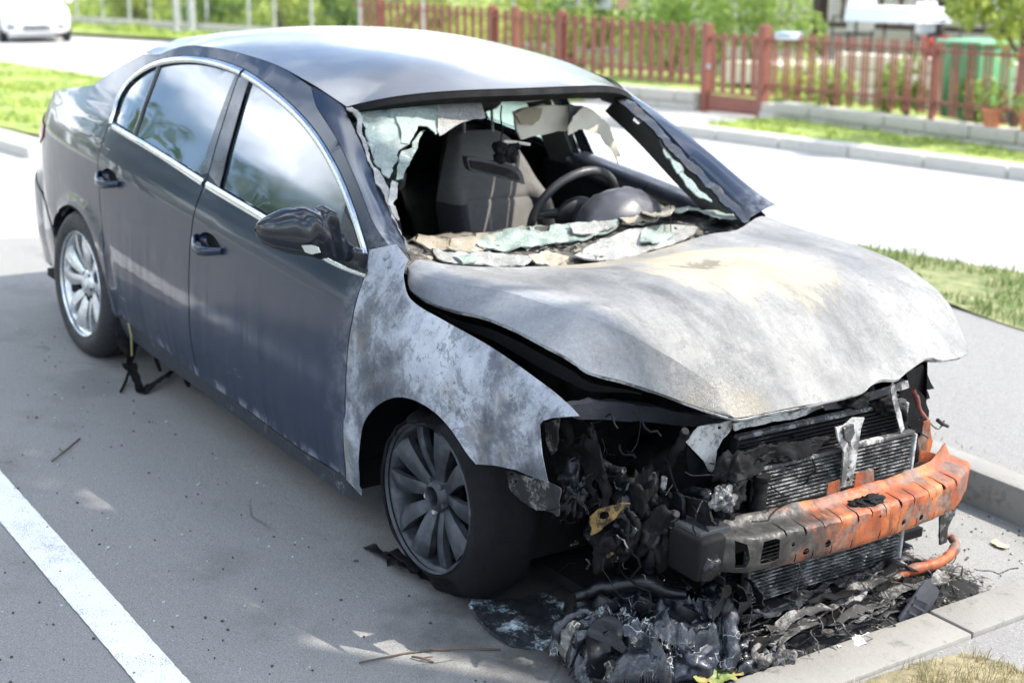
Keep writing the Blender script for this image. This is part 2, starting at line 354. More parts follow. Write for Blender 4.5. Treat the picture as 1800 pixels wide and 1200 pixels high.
LUMP = NT('melted headlight plastic'); _f = LUMP.noise(9, 7, .7); _g = LUMP.noise(60, 6, .75)
_k = LUMP.math('MULTIPLY', LUMP.rng(LUMP.vor(26, 'DISTANCE_TO_EDGE', LUMP.warp(.09, 12)), 0, .035, 1, 0), LUMP.rng(LUMP.noise(7, 4), .52, .62))
_c = LUMP.mix(LUMP.rng(LUMP.math('ADD', LUMP.math('MULTIPLY', _f, .6), LUMP.math('MULTIPLY', _g, .4)), .56, .66), (.006, .008, .013), (.13, .15, .17)); _c = LUMP.mix(LUMP.math('MULTIPLY', _k, .8), _c, (.55, .58, .58))
LUMP = LUMP.set(col=_c, rough=LUMP.rng(_f, .3, .7, .18, .5), coat=.5, coatr=.12, spec=.4, normal=LUMP.bump(LUMP.math('ADD', _f, LUMP.math('MULTIPLY', _g, .4)), .5, .012))
SOOTM = m_char('sooty bare metal', (.05, .05, .05), (.42, .42, .41), .5, 0., .50, 12.)
ALUM = m_char('heat bleached aluminium', (.09, .09, .09), (.40, .40, .385), .42, 0., .42, 10.)
PLAST = plain('black plastic trim', (.016, .017, .019), .42, .3, 12, .15)
PGLOSS = plain('glossy black pillar trim', (.022, .024, .03), .25, .3, 6, .05, coat=.4)
CHROME = plain('dulled chrome trim', (.70, .73, .74), .22, .06, 3, 0, metal=1.)
FAB = plain('grey seat cloth', (.13, .125, .115), .92, .22, 30, .35, bsc=260, bd=.002)
FABD = plain('dark seat bolster cloth', (.030, .030, .033), .9, .2, 30, .3, bsc=240, bd=.002)
DARKIN = plain('sooty cabin plastic', (.018, .018, .02), .6, .35, 9, .2)
LEATH = plain('worn black leather', (.04, .04, .042), .45, .25, 20, .2, bsc=140, bd=.002)
TYRE = plain('tyre rubber', (.018, .018, .019), .72, .3, 18, .25, bsc=90)
TYREB = m_char('burnt tyre rubber', (.005, .005, .006), (.03, .03, .03), .85, 0., .62, 16.)
ALLOY = plain('silver alloy', (.52, .54, .55), .32, .12, 10, .05, metal=.75, coat=.5)
def m_rimburnt():
    m = NT('sooty alloy'); f = m.noise(14, 6, .65); x, y, z = m.xyz()
    c = m.ramp(f, [(.35, (.014, .016, .020)), (.55, (.038, .043, .052)), (.7, (.08, .09, .105))])
    sp = m.rng(m.noise(70, 5, .75), .69, .74); c = m.mix(m.math('MULTIPLY', sp, m.rng(m.noise(6, 4), .5, .62)), c, (.6, .62, .62))
    m.set(col=c, rough=m.rng(f, .3, .7, .35, .6), metal=.35, normal=m.bump(m.noise(50, 5), .2, .003)); return m.m
RIMB = m_rimburnt()
def m_glass():
    m = NT('soot backed side glass'); f = m.noise(2.2, 6, .6, m.mapv((1, 1, 2.2))); x, y, z = m.xyz()
    haze = m.rng(m.math('ADD', x, m.math('MULTIPLY', f, .8)), -1.1, -.35)
    c = m.mix(f, (.014, .022, .026), (.03, .043, .048)); c = m.mix(m.math('MULTIPLY', haze, .5), c, (.085, .10, .105))
    m.set(col=c, rough=m.math('ADD', m.rng(f, .35, .65, .03, .10), m.math('MULTIPLY', haze, .12)), spec=.9, ior=1.75, coat=1., coatr=m.math('ADD', .006, m.math('MULTIPLY', haze, .07)), normal=m.bump(m.noise(2.5, 2), .03, .02)); return m.m
SGLASS = m_glass()
def m_shard(name, tint, opac):
    m = NT(name); f = m.noise(9, 6, .65); ck = m.math('MAXIMUM', m.rng(m.vor(34, 'DISTANCE_TO_EDGE', m.warp(.06, 12)), 0, .05, 1, 0), m.math('MULTIPLY', m.rng(m.vor(120, 'DISTANCE_TO_EDGE'), 0, .10, 1, 0), m.rng(m.noise(8, 4), .4, .6)))
    c = m.mix(f, tuple(t*.72 for t in tint), tuple(min(1, t*1.2) for t in tint)); c = m.mix(m.rng(m.noise(13, 6, .7), .52, .66, 0, .6), c, (.16, .15, .13)); c = m.mix(m.math('MULTIPLY', ck, .4), c, (.62, .68, .65))
    m.set(col=c, rough=m.rng(f, .3, .7, .2, .5), trans=m.rng(m.noise(5, 5), .4, .65, opac, .12), ior=1.3, coat=.3, normal=m.bump(m.math('ADD', f, ck), .5, .006)); return m.m
GGLASS = NT('green tinted glass'); GGLASS.set(col=(.55, .75, .66), rough=.08, trans=.95, ior=1.1); GGLASS = GGLASS.m
SHARD = m_shard('crazed green windscreen glass', (.30, .37, .34), .45)
SHARD2 = m_shard('ash coated glass', (.28, .27, .25), .0)
SHARD3 = m_shard('scorched tan glass', (.33, .27, .19), .0)
SHARD4 = m_shard('milky green glass', (.27, .33, .29), .12)
FOAM = plain('scorched beige headliner board', (.46, .43, .35), .9, .3, 7, .3)
REDL = plain('red lamp lens', (.38, .012, .012), .2, .15, 10, coat=.6)
TW = plain('dry twig bark', (.10, .07, .05), .9, .4, 30)
YEL = m_char('scorched yellow plastic', (.03, .025, .02), (.27, .17, .06), .6, 0., .44, 22.)

# ================================================================== burnt sedan: body side surface
PLANX = [(.80, .72), (.72, .775), (.62, .822), (.5, .853), (.3, .88), (0, .90), (-.4, .91), (-1.3, .912), (-2.2, .907), (-2.7, .892), (-3.0, .872), (-3.2, .847), (-3.4, .80), (-3.55, .73), (-3.68, .61), (-3.76, .44), (-3.80, .2), (-3.81, 0)]
_pd = np.array(crs(PLANX, 24)); _ps = np.r_[0, np.cumsum(np.hypot(*np.diff(_pd, axis=0).T))]; _ps = _ps - np.interp(0, -_pd[:250, 0], _ps[:250])
def plan(s): return float(np.interp(s, _ps, _pd[:, 0])), float(np.interp(s, _ps, _pd[:, 1]))
def s_of_x(x): return float(np.interp(-x, -_pd[:, 0], _ps))
def tab(px, py):
    d = np.array(crs(list(zip(px, py)), 10)); return lambda v: float(np.interp(v, d[:, 0], d[:, 1]))
zc_ = tab([-3.9, -3.4, -2.5, -1.6, -1.2, -.9, -.4, .17, .5, .8], [.91, .90, .88, .836, .809, .786, .762, .724, .70, .68])
zb_ = tab([-3.9, -3.4, -2.5, -2.05, -1.58, -1.07, -.6, -.4, 0, .5, .8], [1.04, 1.03, 1.017, .989, .953, .921, .893, .885, .868, .80, .77])
zs_ = tab([-3.9, -2.2, -1.2, -.5, .8], [.29, .272, .226, .2, .17])
lowi = tab([-.8, -.35, 0, .10, .22, .5, .8, 1.0], [.10, .06, .030, .018, .006, 0, .0015, .009])
topi = tab([-.2, 0, .06, .12, .2, .3, .38, .45, .55], [-.02, 0, .024, .049, .088, .138, .184, .25, .38])
def inset(x, z):
    zs, zc, zb = zs_(x), zc_(x), zb_(x)
    if z < zc: i = lowi((z-zs)/(zc-zs))
    elif z < zb: t = (z-zc)/(zb-zc); i = .009 + .043*(.55*t+.45*t*t)
    else: i = .052 + topi(z-zb)
    for cx, cz, ra in ((-2.70, .29, .345), (-.09, .245, .345)):      # flat band round each wheel arch
        d = math.hypot(x-cx, z-cz)
        if ra-.1 < d < ra+.10 and z > .2: i -= .010*(1-sst(ra+.045, ra+.062, d))
    return i
def surf(s, z, off=0., side=-1):
    x, w = plan(s); x1, w1 = plan(s-.004); x2, w2 = plan(s+.004)
    t = Vector((x2-x1, w2-w1)).normalized(); n = Vector((-t.y, -t.x)) if False else Vector((t.y, -t.x))
    if n.y < 0 and w > .1: n = -n
    if x < -3.7: n = Vector((-abs(n.x), abs(n.y)))
    i = inset(x, z) - off
    if x < -3.3:                         # tail: tucked above, bumper out below
        k = sst(-3.3, -3.55, x) if False else min(1, (-3.3-x)/.25); i += k*(.05*sst(.86, 1.0, z) - .045*(1-sst(.60, .72, z)) )
    return Vector((x - n.x*i, side*(w - n.y*i), z))
def side_uv(q):
    d = ray(q); y = -.88
    for k in range(40):
        P = CP + d*((y-CP.y)/d.y); Q = surf(s_of_x(P.x), P.z); y = .5*y+.5*Q.y
    return (s_of_x(P.x), P.z)
def U(*qs): return [side_uv(q) for q in qs]
def patch(name, poly, mat, parent, off=0., res=.03, holes=(), solid=.0015, side=-1, extra=None, bres=None):
    v, f = cdt(poly, res, holes, bres=bres)
    vs = [surf(a, b, off, side) for a, b in v]
    fs = []
    for t in f:
        n = (vs[t[1]]-vs[t[0]]).cross(vs[t[2]]-vs[t[0]]); c = vs[t[0]]
        o = Vector((0 if c.x > -3.6 else -1, side, .3)); fs.append(t if n.dot(o) > 0 else t[::-1])
    if extra: vs, fs = merge((vs, fs), extra)
    return mk(name, vs, fs, mat, parent, solid=solid)
def shrink(poly, d):
    P = [np.array(p, float) for p in poly]; A = sum(P[i][0]*P[(i+1) % len(P)][1]-P[(i+1) % len(P)][0]*P[i][1] for i in range(len(P)))
    out = []
    for i in range(len(P)):
        a, b, c = P[i-1], P[i], P[(i+1) % len(P)]
        t = (c-a); n = np.array([-t[1], t[0]])/(np.linalg.norm(t)+1e-9)*(1 if A > 0 else -1); out.append(tuple(b+n*d))
    return out
def ribbon(name, uv, w0, w1, off, mat, parent, side=-1, n=5, hgt=.006):
    """rounded strip that follows a line on the body side"""
    P = [np.array(p, float) for p in uv]; vs = []; fs = []
    for i, p in enumerate(P):
        t = P[min(i+1, len(P)-1)]-P[max(i-1, 0)]; nn = np.array([-t[1], t[0]])/(np.linalg.norm(t)+1e-9)
        for k in range(n):
            a = k/(n-1); q = p+nn*(w0+(w1-w0)*a); vs.append(surf(q[0], q[1], off+hgt*math.sin(math.pi*a)**.6, side))
    for i in range(len(P)-1):
        for k in range(n-1):
            a = i*n+k; fs.append((a, a+1, a+n+1, a+n))
    o = mk(name, vs, fs, mat, parent, smooth=True); return o
def loft(rows):
    vs = []; fs = []; n = len(rows[0])
    for r in rows: vs += [Vector(p) for p in r]
    for i in range(len(rows)-1):
        for k in range(n-1): a = i*n+k; fs.append((a, a+1, a+n+1, a+n))
    return vs, fs
car = thing('burnt_car', 'dark grey four-door sedan with burnt-out ash white front and broken windscreen', 'car', (-1.35, 0, 0))

CH = crs(U((648, 452), (627, 376), (599, 305), (564, 243), (521, 192), (470, 149), (427, 121), (376, 104), (333, 99), (290, 103), (255, 116), (227, 137), (210, 161), (200, 188), (193, 219)), 5)
def smooth_line(L_, it=12):
    P = [np.array(p, float) for p in resample(L_, .018, False)]
    for _ in range(it): P = [P[0]]+[(P[i-1]+2*P[i]+P[i+1])/4 for i in range(1, len(P)-1)]+[P[-1]]
    return [tuple(p) for p in P]
_bp = np.array(CH[30]); CH = smooth_line(CH); iB = int(np.argmin([np.hypot(*(np.array(c)-_bp)) for c in CH]))
#                                # where the B-pillar meets the roof line
BELT = crs(U((199, 222), (274, 267), (360, 322), (470, 387), (585, 458), (647, 481)), 5)
BELT = smooth_line(BELT)
SEAM = crs(U((427, 124), (395, 222), (364, 313), (358, 329), (341, 376), (333, 450), (333, 567), (337, 607), (347, 661)), 3)
RSEAM = crs(U((190, 223), (172, 282), (174, 333), (182, 450), (207, 555)), 4)
FSEAM = crs(U((646, 470), (622, 547), (613, 600), (607, 700), (605, 800), (608, 842)), 4)
SILL = U((608, 842), (533, 793), (433, 720), (347, 661)); SILL2 = U((347, 661), (290, 614), (233, 574), (207, 555))
fdoor_poly = [p for p in CH[:iB+1]] + SEAM[1:] + SILL[::-1][1:-1] + FSEAM[::-1]
rdoor_poly = CH[iB:] + RSEAM + SILL2[::-1][1:-1] + SEAM[::-1][:-1]
def offs(line, d):
    P = [np.array(p, float) for p in line]; out = []
    for i in range(len(P)):
        t = P[min(i+1, len(P)-1)]-P[max(i-1, 0)]; n = np.array([-t[1], t[0]])/(np.linalg.norm(t)+1e-9); out.append(tuple(P[i]+n*d))
    return out
_a = np.array(CH[20]); _b = np.array(offs(CH, .02)[20]); SG = 1 if _b[1] < _a[1] else -1     # inward sign
CHI = offs(CH, SG*.024)
def belt_at(s): bb = sorted([(b[0], b[1]) for b in BELT]); return float(np.interp(s, [b[0] for b in bb], [b[1] for b in bb]))
# window openings
g1 = U((439, 139))[0]; g2 = U((386, 331))[0]; g3 = U((415, 130))[0]; g4 = U((351, 309))[0]; sail_t = U((611, 352))[0]; sail_b = U((588, 452))[0]
fwin = [p for p in CHI[:iB] if sail_t[0] < p[0] < g1[0]-.01]; fwin = [sail_t]+fwin+[g1]+[(g1[0]*(1-t)+g2[0]*t, g1[1]*(1-t)+g2[1]*t) for t in (.35, .7)]+[(g2[0], belt_at(g2[0])+.014), (sail_b[0], belt_at(sail_b[0])+.014)]
rwin = [g3]+[p for p in CHI[iB:] if p[0] > g3[0]+.01 and p[1] > belt_at(p[0])+.03]; e_ = rwin[-1]; rwin += [(e_[0]-.005, belt_at(e_[0])+.016), (g4[0], belt_at(g4[0])+.014)]
hand = {}
def ell(c, a, b, n=20, rot=0.): return [(c[0]+a*math.cos(t)*math.cos(rot)-b*math.sin(t)*math.sin(rot), c[1]+a*math.cos(t)*math.sin(rot)+b*math.sin(t)*math.cos(rot)) for t in [2*math.pi*i/n for i in range(n)]]
hf = U((368, 430))[0]; hr = U((193, 315))[0]
for side in (-1, 1):
    near = side < 0
    for nm, poly, win, hc in (('front_door', fdoor_poly, fwin, hf), ('rear_door', rdoor_poly, rwin, hr)):
        cup = ell((hc[0]-.0, hc[1]+.004), .082, .036, rot=.05)
        d = patch(nm, shrink(poly, .0036), PAINT, car, 0, .03, [win, cup], side=side, bres=.022)
        # scooped handle cup and grab handle
        vs = []; fs = []
        for k, (sc, dp) in enumerate(((1.0, .0), (.97, -.014), (.8, -.028), (.4, -.034), (.02, -.035))):
            vs += [surf(hc[0]+(a-hc[0])*sc, hc[1]+.004+(b-hc[1]-.004)*sc, dp, side) for a, b in cup]
        n = len(cup)
        for k in range(4):
            for i in range(n): fs.append((k*n+i, k*n+(i+1) % n, (k+1)*n+(i+1) % n, (k+1)*n+i))
        mk('handle_cup', vs, fs, PAINT, d)
        hp = [(-.108, .004, .004, .012), (-.085, .000, .022, .015), (-.045, -.008, .036, .017), (0, -.012, .040, .0185), (.045, -.008, .036, .018), (.085, .004, .02, .017), (.108, .008, .003, .014)]
        vs = []; fs = []; m_ = 10
        for a, b, o, r in hp:
            c = surf(hc[0]+a, hc[1]-.004+b, o, side)
            for k in range(m_): t = 2*math.pi*k/m_; vs.append(c+Vector((0, math.cos(t)*r*.62*-side*-1, math.sin(t)*r)))
        for i in range(len(hp)-1):
            for k in range(m_): fs.append((i*m_+k, i*m_+(k+1) % m_, (i+1)*m_+(k+1) % m_, (i+1)*m_+k))
        fs += [tuple(range(m_)), tuple((len(hp)-1)*m_+k for k in range(m_))]
        mk('handle', vs, fs, PAINT, d, sharp=60)
        if near or nm == 'rear_door':
            if nm == 'front_door': patch('window_glass', win, SGLASS, d, -.010, .05, solid=.004, side=side)
            else:
                q1, q2 = U((276, 118))[0], U((233, 240))[0]
                cutw = lambda p: (p[0]-q1[0])*(q2[1]-q1[1])-(p[1]-q1[1])*(q2[0]-q1[0])
                patch('window_glass', win, SGLASS if near else GGLASS, d, -.010, .05, solid=.004, side=side)
                ribbon('quarter_divider', [(q1[0]+(q2[0]-q1[0])*t, q1[1]+(q2[1]-q1[1])*t) for t in np.linspace(-.05, 1.03, 9)], -.014, .014, -.006, PGLOSS, d, side)
        rub = resample(win, .02)
        ribbon('window_seal', rub+[rub[0]], -.006 if SG > 0 else .006, 0.004*-SG, .0, PLAST, d, side, 4, .002)
        tl = CH[:iB] if nm == 'front_door' else CH[iB:]
        ribbon('window_trim', tl, 0.0, SG*.021, .002, CHROME, d, side)
        bl = [b for b in BELT if (b[0] < SEAM[9][0]) == (nm == 'front_door')]; bl = resample(bl, .03, False)
        bl = [(b[0]+(.012 if nm == 'rear_door' and i == len(bl)-1 else 0), b[1]) for i, b in enumerate(bl)]
        ribbon('belt_trim', bl, -.012, .012, .002, CHROME, d, side)
        if nm == 'front_door':
            pp = [(g1[0]-.0, g1[1]+.004), (SEAM[0][0]-.004, SEAM[0][1]-.024), (SEAM[6][0]-.004, SEAM[6][1]+.016), (g2[0], belt_at(g2[0])+.014)]
            patch('pillar_trim', pp, PGLOSS, d, .0025, .05, side=side)
            patch('mirror_base', [sail_t, (sail_t[0]-.012, sail_t[1]-.03)]+[p for p in CHI[:14] if p[1] < sail_t[1]-.05][::-1]+[(CHI[0][0]+.012, belt_at(CHI[0][0])+.02), (sail_b[0], belt_at(sail_b[0])+.014)], PLAST, d, .003, .04, side=side)
        else:
            pp = [(SEAM[0][0]+.004, SEAM[0][1]-.024), (g3[0], g3[1]+.002), (g4[0], belt_at(g4[0])+.014), (SEAM[6][0]+.004, SEAM[6][1]+.016)]
            patch('pillar_trim', pp, PGLOSS, d, .0025, .05, side=side)
# --- body side: A-pillar, roof rail, C-pillar, quarter panel
apx = [(720, 447), (697, 397), (667, 333), (633, 250), (603, 187)]; apy = [.728, .708, .684, .650, .620]
AED = [aty(q, -y) for q, y in zip(apx, apy)]
amid = U((684, 432), (655, 388), (625, 313), (592, 243), (557, 187))
RAIL = crs(U((548, 152), (490, 116), (411, 91), (352, 81), (318, 82), (274, 98)), 4)
ARCHR = crs(U((92, 412), (95.6, 383), (107, 366), (122, 361), (140, 373), (155, 398), (170, 441), (186, 498), (197, 544), (207, 560)), 4)
TL = U((274, 98), (252, 95), (224, 110), (196, 126), (164, 149))
tail = TL[1:]+[(3.52, 1.015), (3.72, .96), (3.74, .70), (3.5, .655), (3.26, .58), (3.09, .47)]
side_poly = U((650, 437))+crs(amid, 4)+RAIL+tail+ARCHR+RSEAM[::-1][1:]+CH[::-1]
for side in (-1, 1):
    rows = []
    A = resample(crs(amid, 4)+[RAIL[0]], .03, False); n = len(A)
    E3 = [np.array((p.x, p.y if side < 0 else -p.y, p.z)) for p in AED]; E3 = crs(E3, 8)
    for i, a in enumerate(A):
        p0 = surf(a[0], a[1], 0, side); e = E3[min(len(E3)-1, int(i/(n-1)*(len(E3)-1)))]; e = Vector(e); row = []
        for k in range(6):
            t = k/5; q = p0.lerp(e, t); q = q + Vector((.35, side*.6, .7)).normalized()*.018*math.sin(math.pi*t)*(1-.5*(i/n)); row.append(q)
        row.append(e+Vector((-.01, -side*.012, -.025))); rows.append(row)
    ex = loft(rows)
    sp_ = patch('body_side', shrink(side_poly if side < 0 else [q for q in side_poly if not (q[0] < .46 and q[1] < .99)], .0022), PAINT, car, 0, .03, side=side, extra=ex, bres=.022)
    patch('inner_side_shell', [(.50, .18), (.46, .76)]+[(s, belt_at(s)-.01) for s in (.55, 1, 1.5, 2, 2.5)]+[(2.6, .95), (3.6, .9), (3.7, .62), (3.1, .55), (2.98, .55), (2.85, .62), (2.6, .62), (2.42, .5), (2.33, .24)], CHAR, car, -.022, .08, side=side)
    fl = patch('tail_light', [(3.26, .905), (3.38, .925), (3.55, .94), (3.73, .925), (3.9, .91), (3.9, .78), (3.73, .76), (3.45, .79), (3.28, .85)], REDL, car, .006, .04, side=side)
    bp_ = crs([(3.10, .46), (3.27, .57), (3.5, .645), (3.74, .69), (4.1, .70), (4.6, .70)], 5); 
    bum = [p for p in bp_]+[(4.6, .30), (4.1, .26), (3.6, .235), (3.2, .25), (3.08, .31)]
    patch('rear_bumper', bum, PAINT, car, .004, .035, side=side)
    patch('rocker', [(.46, .205), (.46, .13), (2.30, .19), (2.32, .268)]+[(2.158, .262), (1.846, .252), (1.562, .231), (1.168, .214), (.764, .192)], m_char('scraped sill', (.03, .033, .04), (.28, .29, .31), .55, 0, .56, 9.) if side < 0 else PLAST, car, -.006, .04, side=side)
# trunk lid and rear deck
rows = []
for x, z, hw in ((-3.26, 1.068, .70), (-3.36, 1.052, .70), (-3.5, 1.025, .68), (-3.62, .995, .65), (-3.70, .96, .62), (-3.735, .92, .60), (-3.755, .82, .60), (-3.76, .70, .60)):
    rows.append([Vector((x + .06*(abs(v)**2.5), v*hw, z+.028*(1-v*v)*(1 if z > .9 else 0))) for v in np.linspace(-1, 1, 17)])
v, f = loft(rows); mk('trunk_lid', v, [q[::-1] for q in f], PAINT, car, solid=.002)
# roof
rx = sorted([(-surf(s, z).x, -surf(s, z).y, z) for s, z in RAIL]); _t = AED[-1]; rx = [(-_t.x-.02, .618, _t.z+.002)]+[(r[0], min(r[1], .628) if r[0] < 1.4 else r[1], r[2]) for r in rx if r[0] > 1.15]
ra = np.array(rx); zcr = tab([-.6, -.8, -1.0, -1.3, -1.7, -2.1, -2.45, -2.7][::-1], [1.33, 1.378, 1.41, 1.44, 1.458, 1.448, 1.408, 1.35][::-1])
rows = []
for i in range(34):
    t = i/33; row = []
    for k in range(33):
        vv = -1+2*k/32; xf = -.775-(ra[0, 0]-.775)*abs(vv)**2.3; xr = -2.62+.205*abs(vv)**2
        x = xf+(xr-xf)*t; yr = np.interp(-x, ra[:, 0], ra[:, 1]); ze = np.interp(-x, ra[:, 0], ra[:, 2])
        if -x < ra[0, 0]: yr = ra[0, 1]; ze = ra[0, 2]
        z = zcr(x)-(zcr(x)-ze)*abs(vv)**2.4; row.append((x, vv*yr, z))
    rows.append(row)
v, f = loft(rows); roof = mk('roof', v, f, ROOF, car, solid=.002); ROOFROWS = rows
# rear window
rows = []; TE = [surf(q[0], q[1]) for q in resample(TL, .05, False)]; nT = len(TE)
for i, e in enumerate(TE):
    t = i/(nT-1); c = Vector((-2.62, 0, zcr(-2.62)-.004)).lerp(Vector((-3.30, 0, 1.095)), t)+Vector((-.1, 0, 1)).normalized()*.03*math.sin(math.pi*t)
    rows.append([Vector((c.x+(e.x-c.x)*vv*vv, vv*abs(e.y), c.z+(e.z-c.z)*abs(vv)**2.3)) for vv in np.linspace(-1, 1, 25)])
v, f = loft(rows); mk('rear_window', v, f, SGLASS, car, solid=.004)
# header under the roof edge
hd = [Vector(p) for p in ROOFROWS[0]]
rows = [[p+Vector((.004, 0, -.004)) for p in hd], [p+Vector((.012, 0, -.022)) for p in hd], [p+Vector((-.045, 0, -.05)) for p in hd], [p+Vector((-.16, 0, -.045)) for p in hd]]
v, f = loft(rows); mk('windscreen_header', v, f, CHAR, car, solid=.002)
# fenders
ARCHF = crs(U((632, 836), (631, 799), (637, 753), (650, 727), (673, 707), (700, 699), (730, 705), (763, 725), (790, 753), (813, 787), (836, 817)), 4)
fend = U((611, 846), (636, 872))+ARCHF+U((870, 819), (907, 827), (937, 840), (964, 848), (954, 799), (951, 765), (950, 747), (955, 741), (972, 736), (1000, 734), (1022, 732))+crs(U((1007, 714), (970, 683), (907, 637), (850, 600), (783, 563), (737, 537), (717, 517), (711, 493), (712, 473), (719, 456)), 4)+U((697, 428), (650, 438))+FSEAM
patch('front_fender', shrink(fend, .002), ASHF, car, 0, .022, solid=.0015)
fl_ = [(max(p[0], -.33), min(p[1], .83)) for p in fend]; fl2 = []
for p in fl_:
    if not fl2 or abs(p[0]-fl2[-1][0])+abs(p[1]-fl2[-1][1]) > 1e-4: fl2.append(p)
patch('front_fender', [p for p in fl2 if not (p[0] <= -.329 and p[1] < .6)], ASHF, car, 0, .04, side=1, solid=.0015)
# wheel housings
def liner(cx, cz, r, y0, y1, mat):
    rows = []
    for y in np.linspace(y0, y1, 5): rows.append([Vector((cx+r*math.cos(a)*(1+.02*math.sin(7*a)), y, cz+r*math.sin(a))) for a in np.linspace(-.25, math.pi+.25, 26)])
    rows.append([Vector((cx+.02*math.cos(a), y1, cz+.02*math.sin(a))) for a in np.linspace(-.25, math.pi+.25, 26)])
    v, f = loft(rows); return mk('wheel_housing', v, f, mat, car)
for s_ in (-1, 1):
    liner(-2.70, .31, .37, s_*.86, s_*.58, CHAR)
liner(-.09, .27, .365, -.87, -.50, CHAR)

# ================================================================== wheels
def lathe(prof, n=48, flat=None):
    vs = []; fs = []; m_ = len(prof)
    for i in range(n):
        a = 2*math.pi*i/n
        for r, y in prof: vs.append(Vector((r*math.cos(a), y, r*math.sin(a))))
    for i in range(n):
        for k in range(m_-1):
            a = i*m_+k; b = ((i+1) % n)*m_+k; fs.append((a, a+1, b+1, b))
    return vs, fs
def make_wheel(loc, rimmat, tymat, side, flat=False, seed=0):
    # local: axle along Y, outer face at -Y, y=0 at the rim lip
    w = bpy.data.objects.new('wheel', None); link(w, car); w.matrix_parent_inverse = pinv(car); w.location = loc
    if side > 0: w.rotation_euler = (0, 0, math.pi)
    prof = [(.214, .020), (.222, .006), (.235, -.004), (.262, -.013), (.285, -.008), (.304, .008), (.313, .026), (.318, .045), (.319, .10), (.319, .14), (.313, .175), (.285, .20), (.24, .195), (.215, .18)]
    v, f = lathe(prof, 72)
    if flat:
        for p in v:
            z = p.z+loc[2]; a = math.atan2(p.z, p.x); down = max(0, -math.sin(a))
            r = math.hypot(p.x, p.z)
            ad = (math.degrees(a)-55) % 360; kk = 1-.23*sst(0, 30, ad)*(1-sst(150, 195, ad))*sst(.225, .30, r)*(1+.25*fbm((math.cos(a)*3, math.sin(a)*3, p.y*6), 2, 3, 3)); p.x *= kk; p.z *= kk; r *= kk
            if r > .23: p.y += (.055*down**2*sst(.225, .27, r) if p.y < .1 else .03*down**3)*(1+.25*math.sin(a*9))
            n_ = fbm((p.x, p.y, p.z), 12, 3, 4); k = sst(.23, .30, r); p.x += n_*.013*k; p.z += n_*.013*k; p.y += fbm((p.x, p.y, p.z), 22, 2, 9)*.012*k
            if p.z+loc[2] < .004: p.z = .004-loc[2]
    mk('tyre', v, f, tymat, w, sharp=60)
    if not flat:                          # tread grooves
        ds = []
        for yy in (.075, .115, .155):
            ds.append(lathe([(.3195, yy-.004), (.3199, yy), (.3195, yy+.004)], 48))
        v, f = merge(*ds); mk('tread_groove', v, f, CHAR, w)
    rim = [(.226, -.002), (.228, .004), (.222, .010), (.212, .012), (.206, .022), (.200, .05), (.192, .10), (.19, .20)]
    v, f = lathe([(.218, .004), (.224, -.004)]+rim, 64); mk('rim', v, f, rimmat, w, sharp=50)
    v, f = lathe([(.03, .13), (.15, .13), (.155, .14), (.155, .16)], 40); mk('brake_disc', v, f, CHAR if flat else SOOTM, w)
    # ten twisted blade spokes in pairs
    for i in range(10):
        base = (i//2)*72 + (13 if i % 2 else -13); a0 = R(90+base+4); ds = []
        tw = 1 if i % 2 else -1
        rows_t = []; rows_b = []
        for k in range(9):
            t = k/8; r = .045+.163*t; a = a0 + R(7)*tw*math.sin(t*2.2)*.8
            hw = .0145+.019*t**.8; y = .040-.016*math.sin(t*math.pi*.75)-.016*t
            d = Vector((math.cos(a), 0, math.sin(a))); tn = Vector((-math.sin(a), 0, math.cos(a)))
            rt = []
            for j in range(5):
                u = -1+j/2; yy = y + (.010*u*tw)*(t**.7) + .005*(u*u)
                rt.append(d*r+tn*(u*hw)+Vector((0, yy, 0)))
            rt = [rt[0]+Vector((0, .022, 0))]+rt+[rt[-1]+Vector((0, .022, 0))]
            rows_t.append(rt)
        v, f = loft(rows_t); mk('spoke', v, f, rimmat, w, sharp=40)
    hub = [(.0, .034), (.026, .034), (.027, .026), (.032, .018), (.038, .020), (.048, .034), (.056, .05), (.06, .09)] if flat else [(.0, .014), (.024, .015), (.031, .018), (.033, .024), (.05, .028), (.060, .036), (.064, .06), (.066, .09)]
    if flat: hub[0] = (.0, .060); hub[1] = (.027, .060)
    v, f = lathe(hub, 32); mk('hub', v, f, rimmat, w, sharp=45)
    for i in range(5):
        a = R(90+72*i+36); c = Vector((.048*math.cos(a), .030, .048*math.sin(a)))
        v, f = tube_data([c+Vector((0, .01, 0)), c+Vector((0, -.004, 0))], .0085, 6); mk('wheel_bolt', v, f, SOOTM if flat else PLAST, w, smooth=False)
    return w
make_wheel((-2.715, -.888, .313), ALLOY, TYRE, -1)
make_wheel((-2.715, .888, .313), ALLOY, TYRE, 1)
make_wheel((-.02, -.885, .305), RIMB, TYREB, -1, True)
make_wheel((-.02, .885, .305), RIMB, TYREB, 1, True)
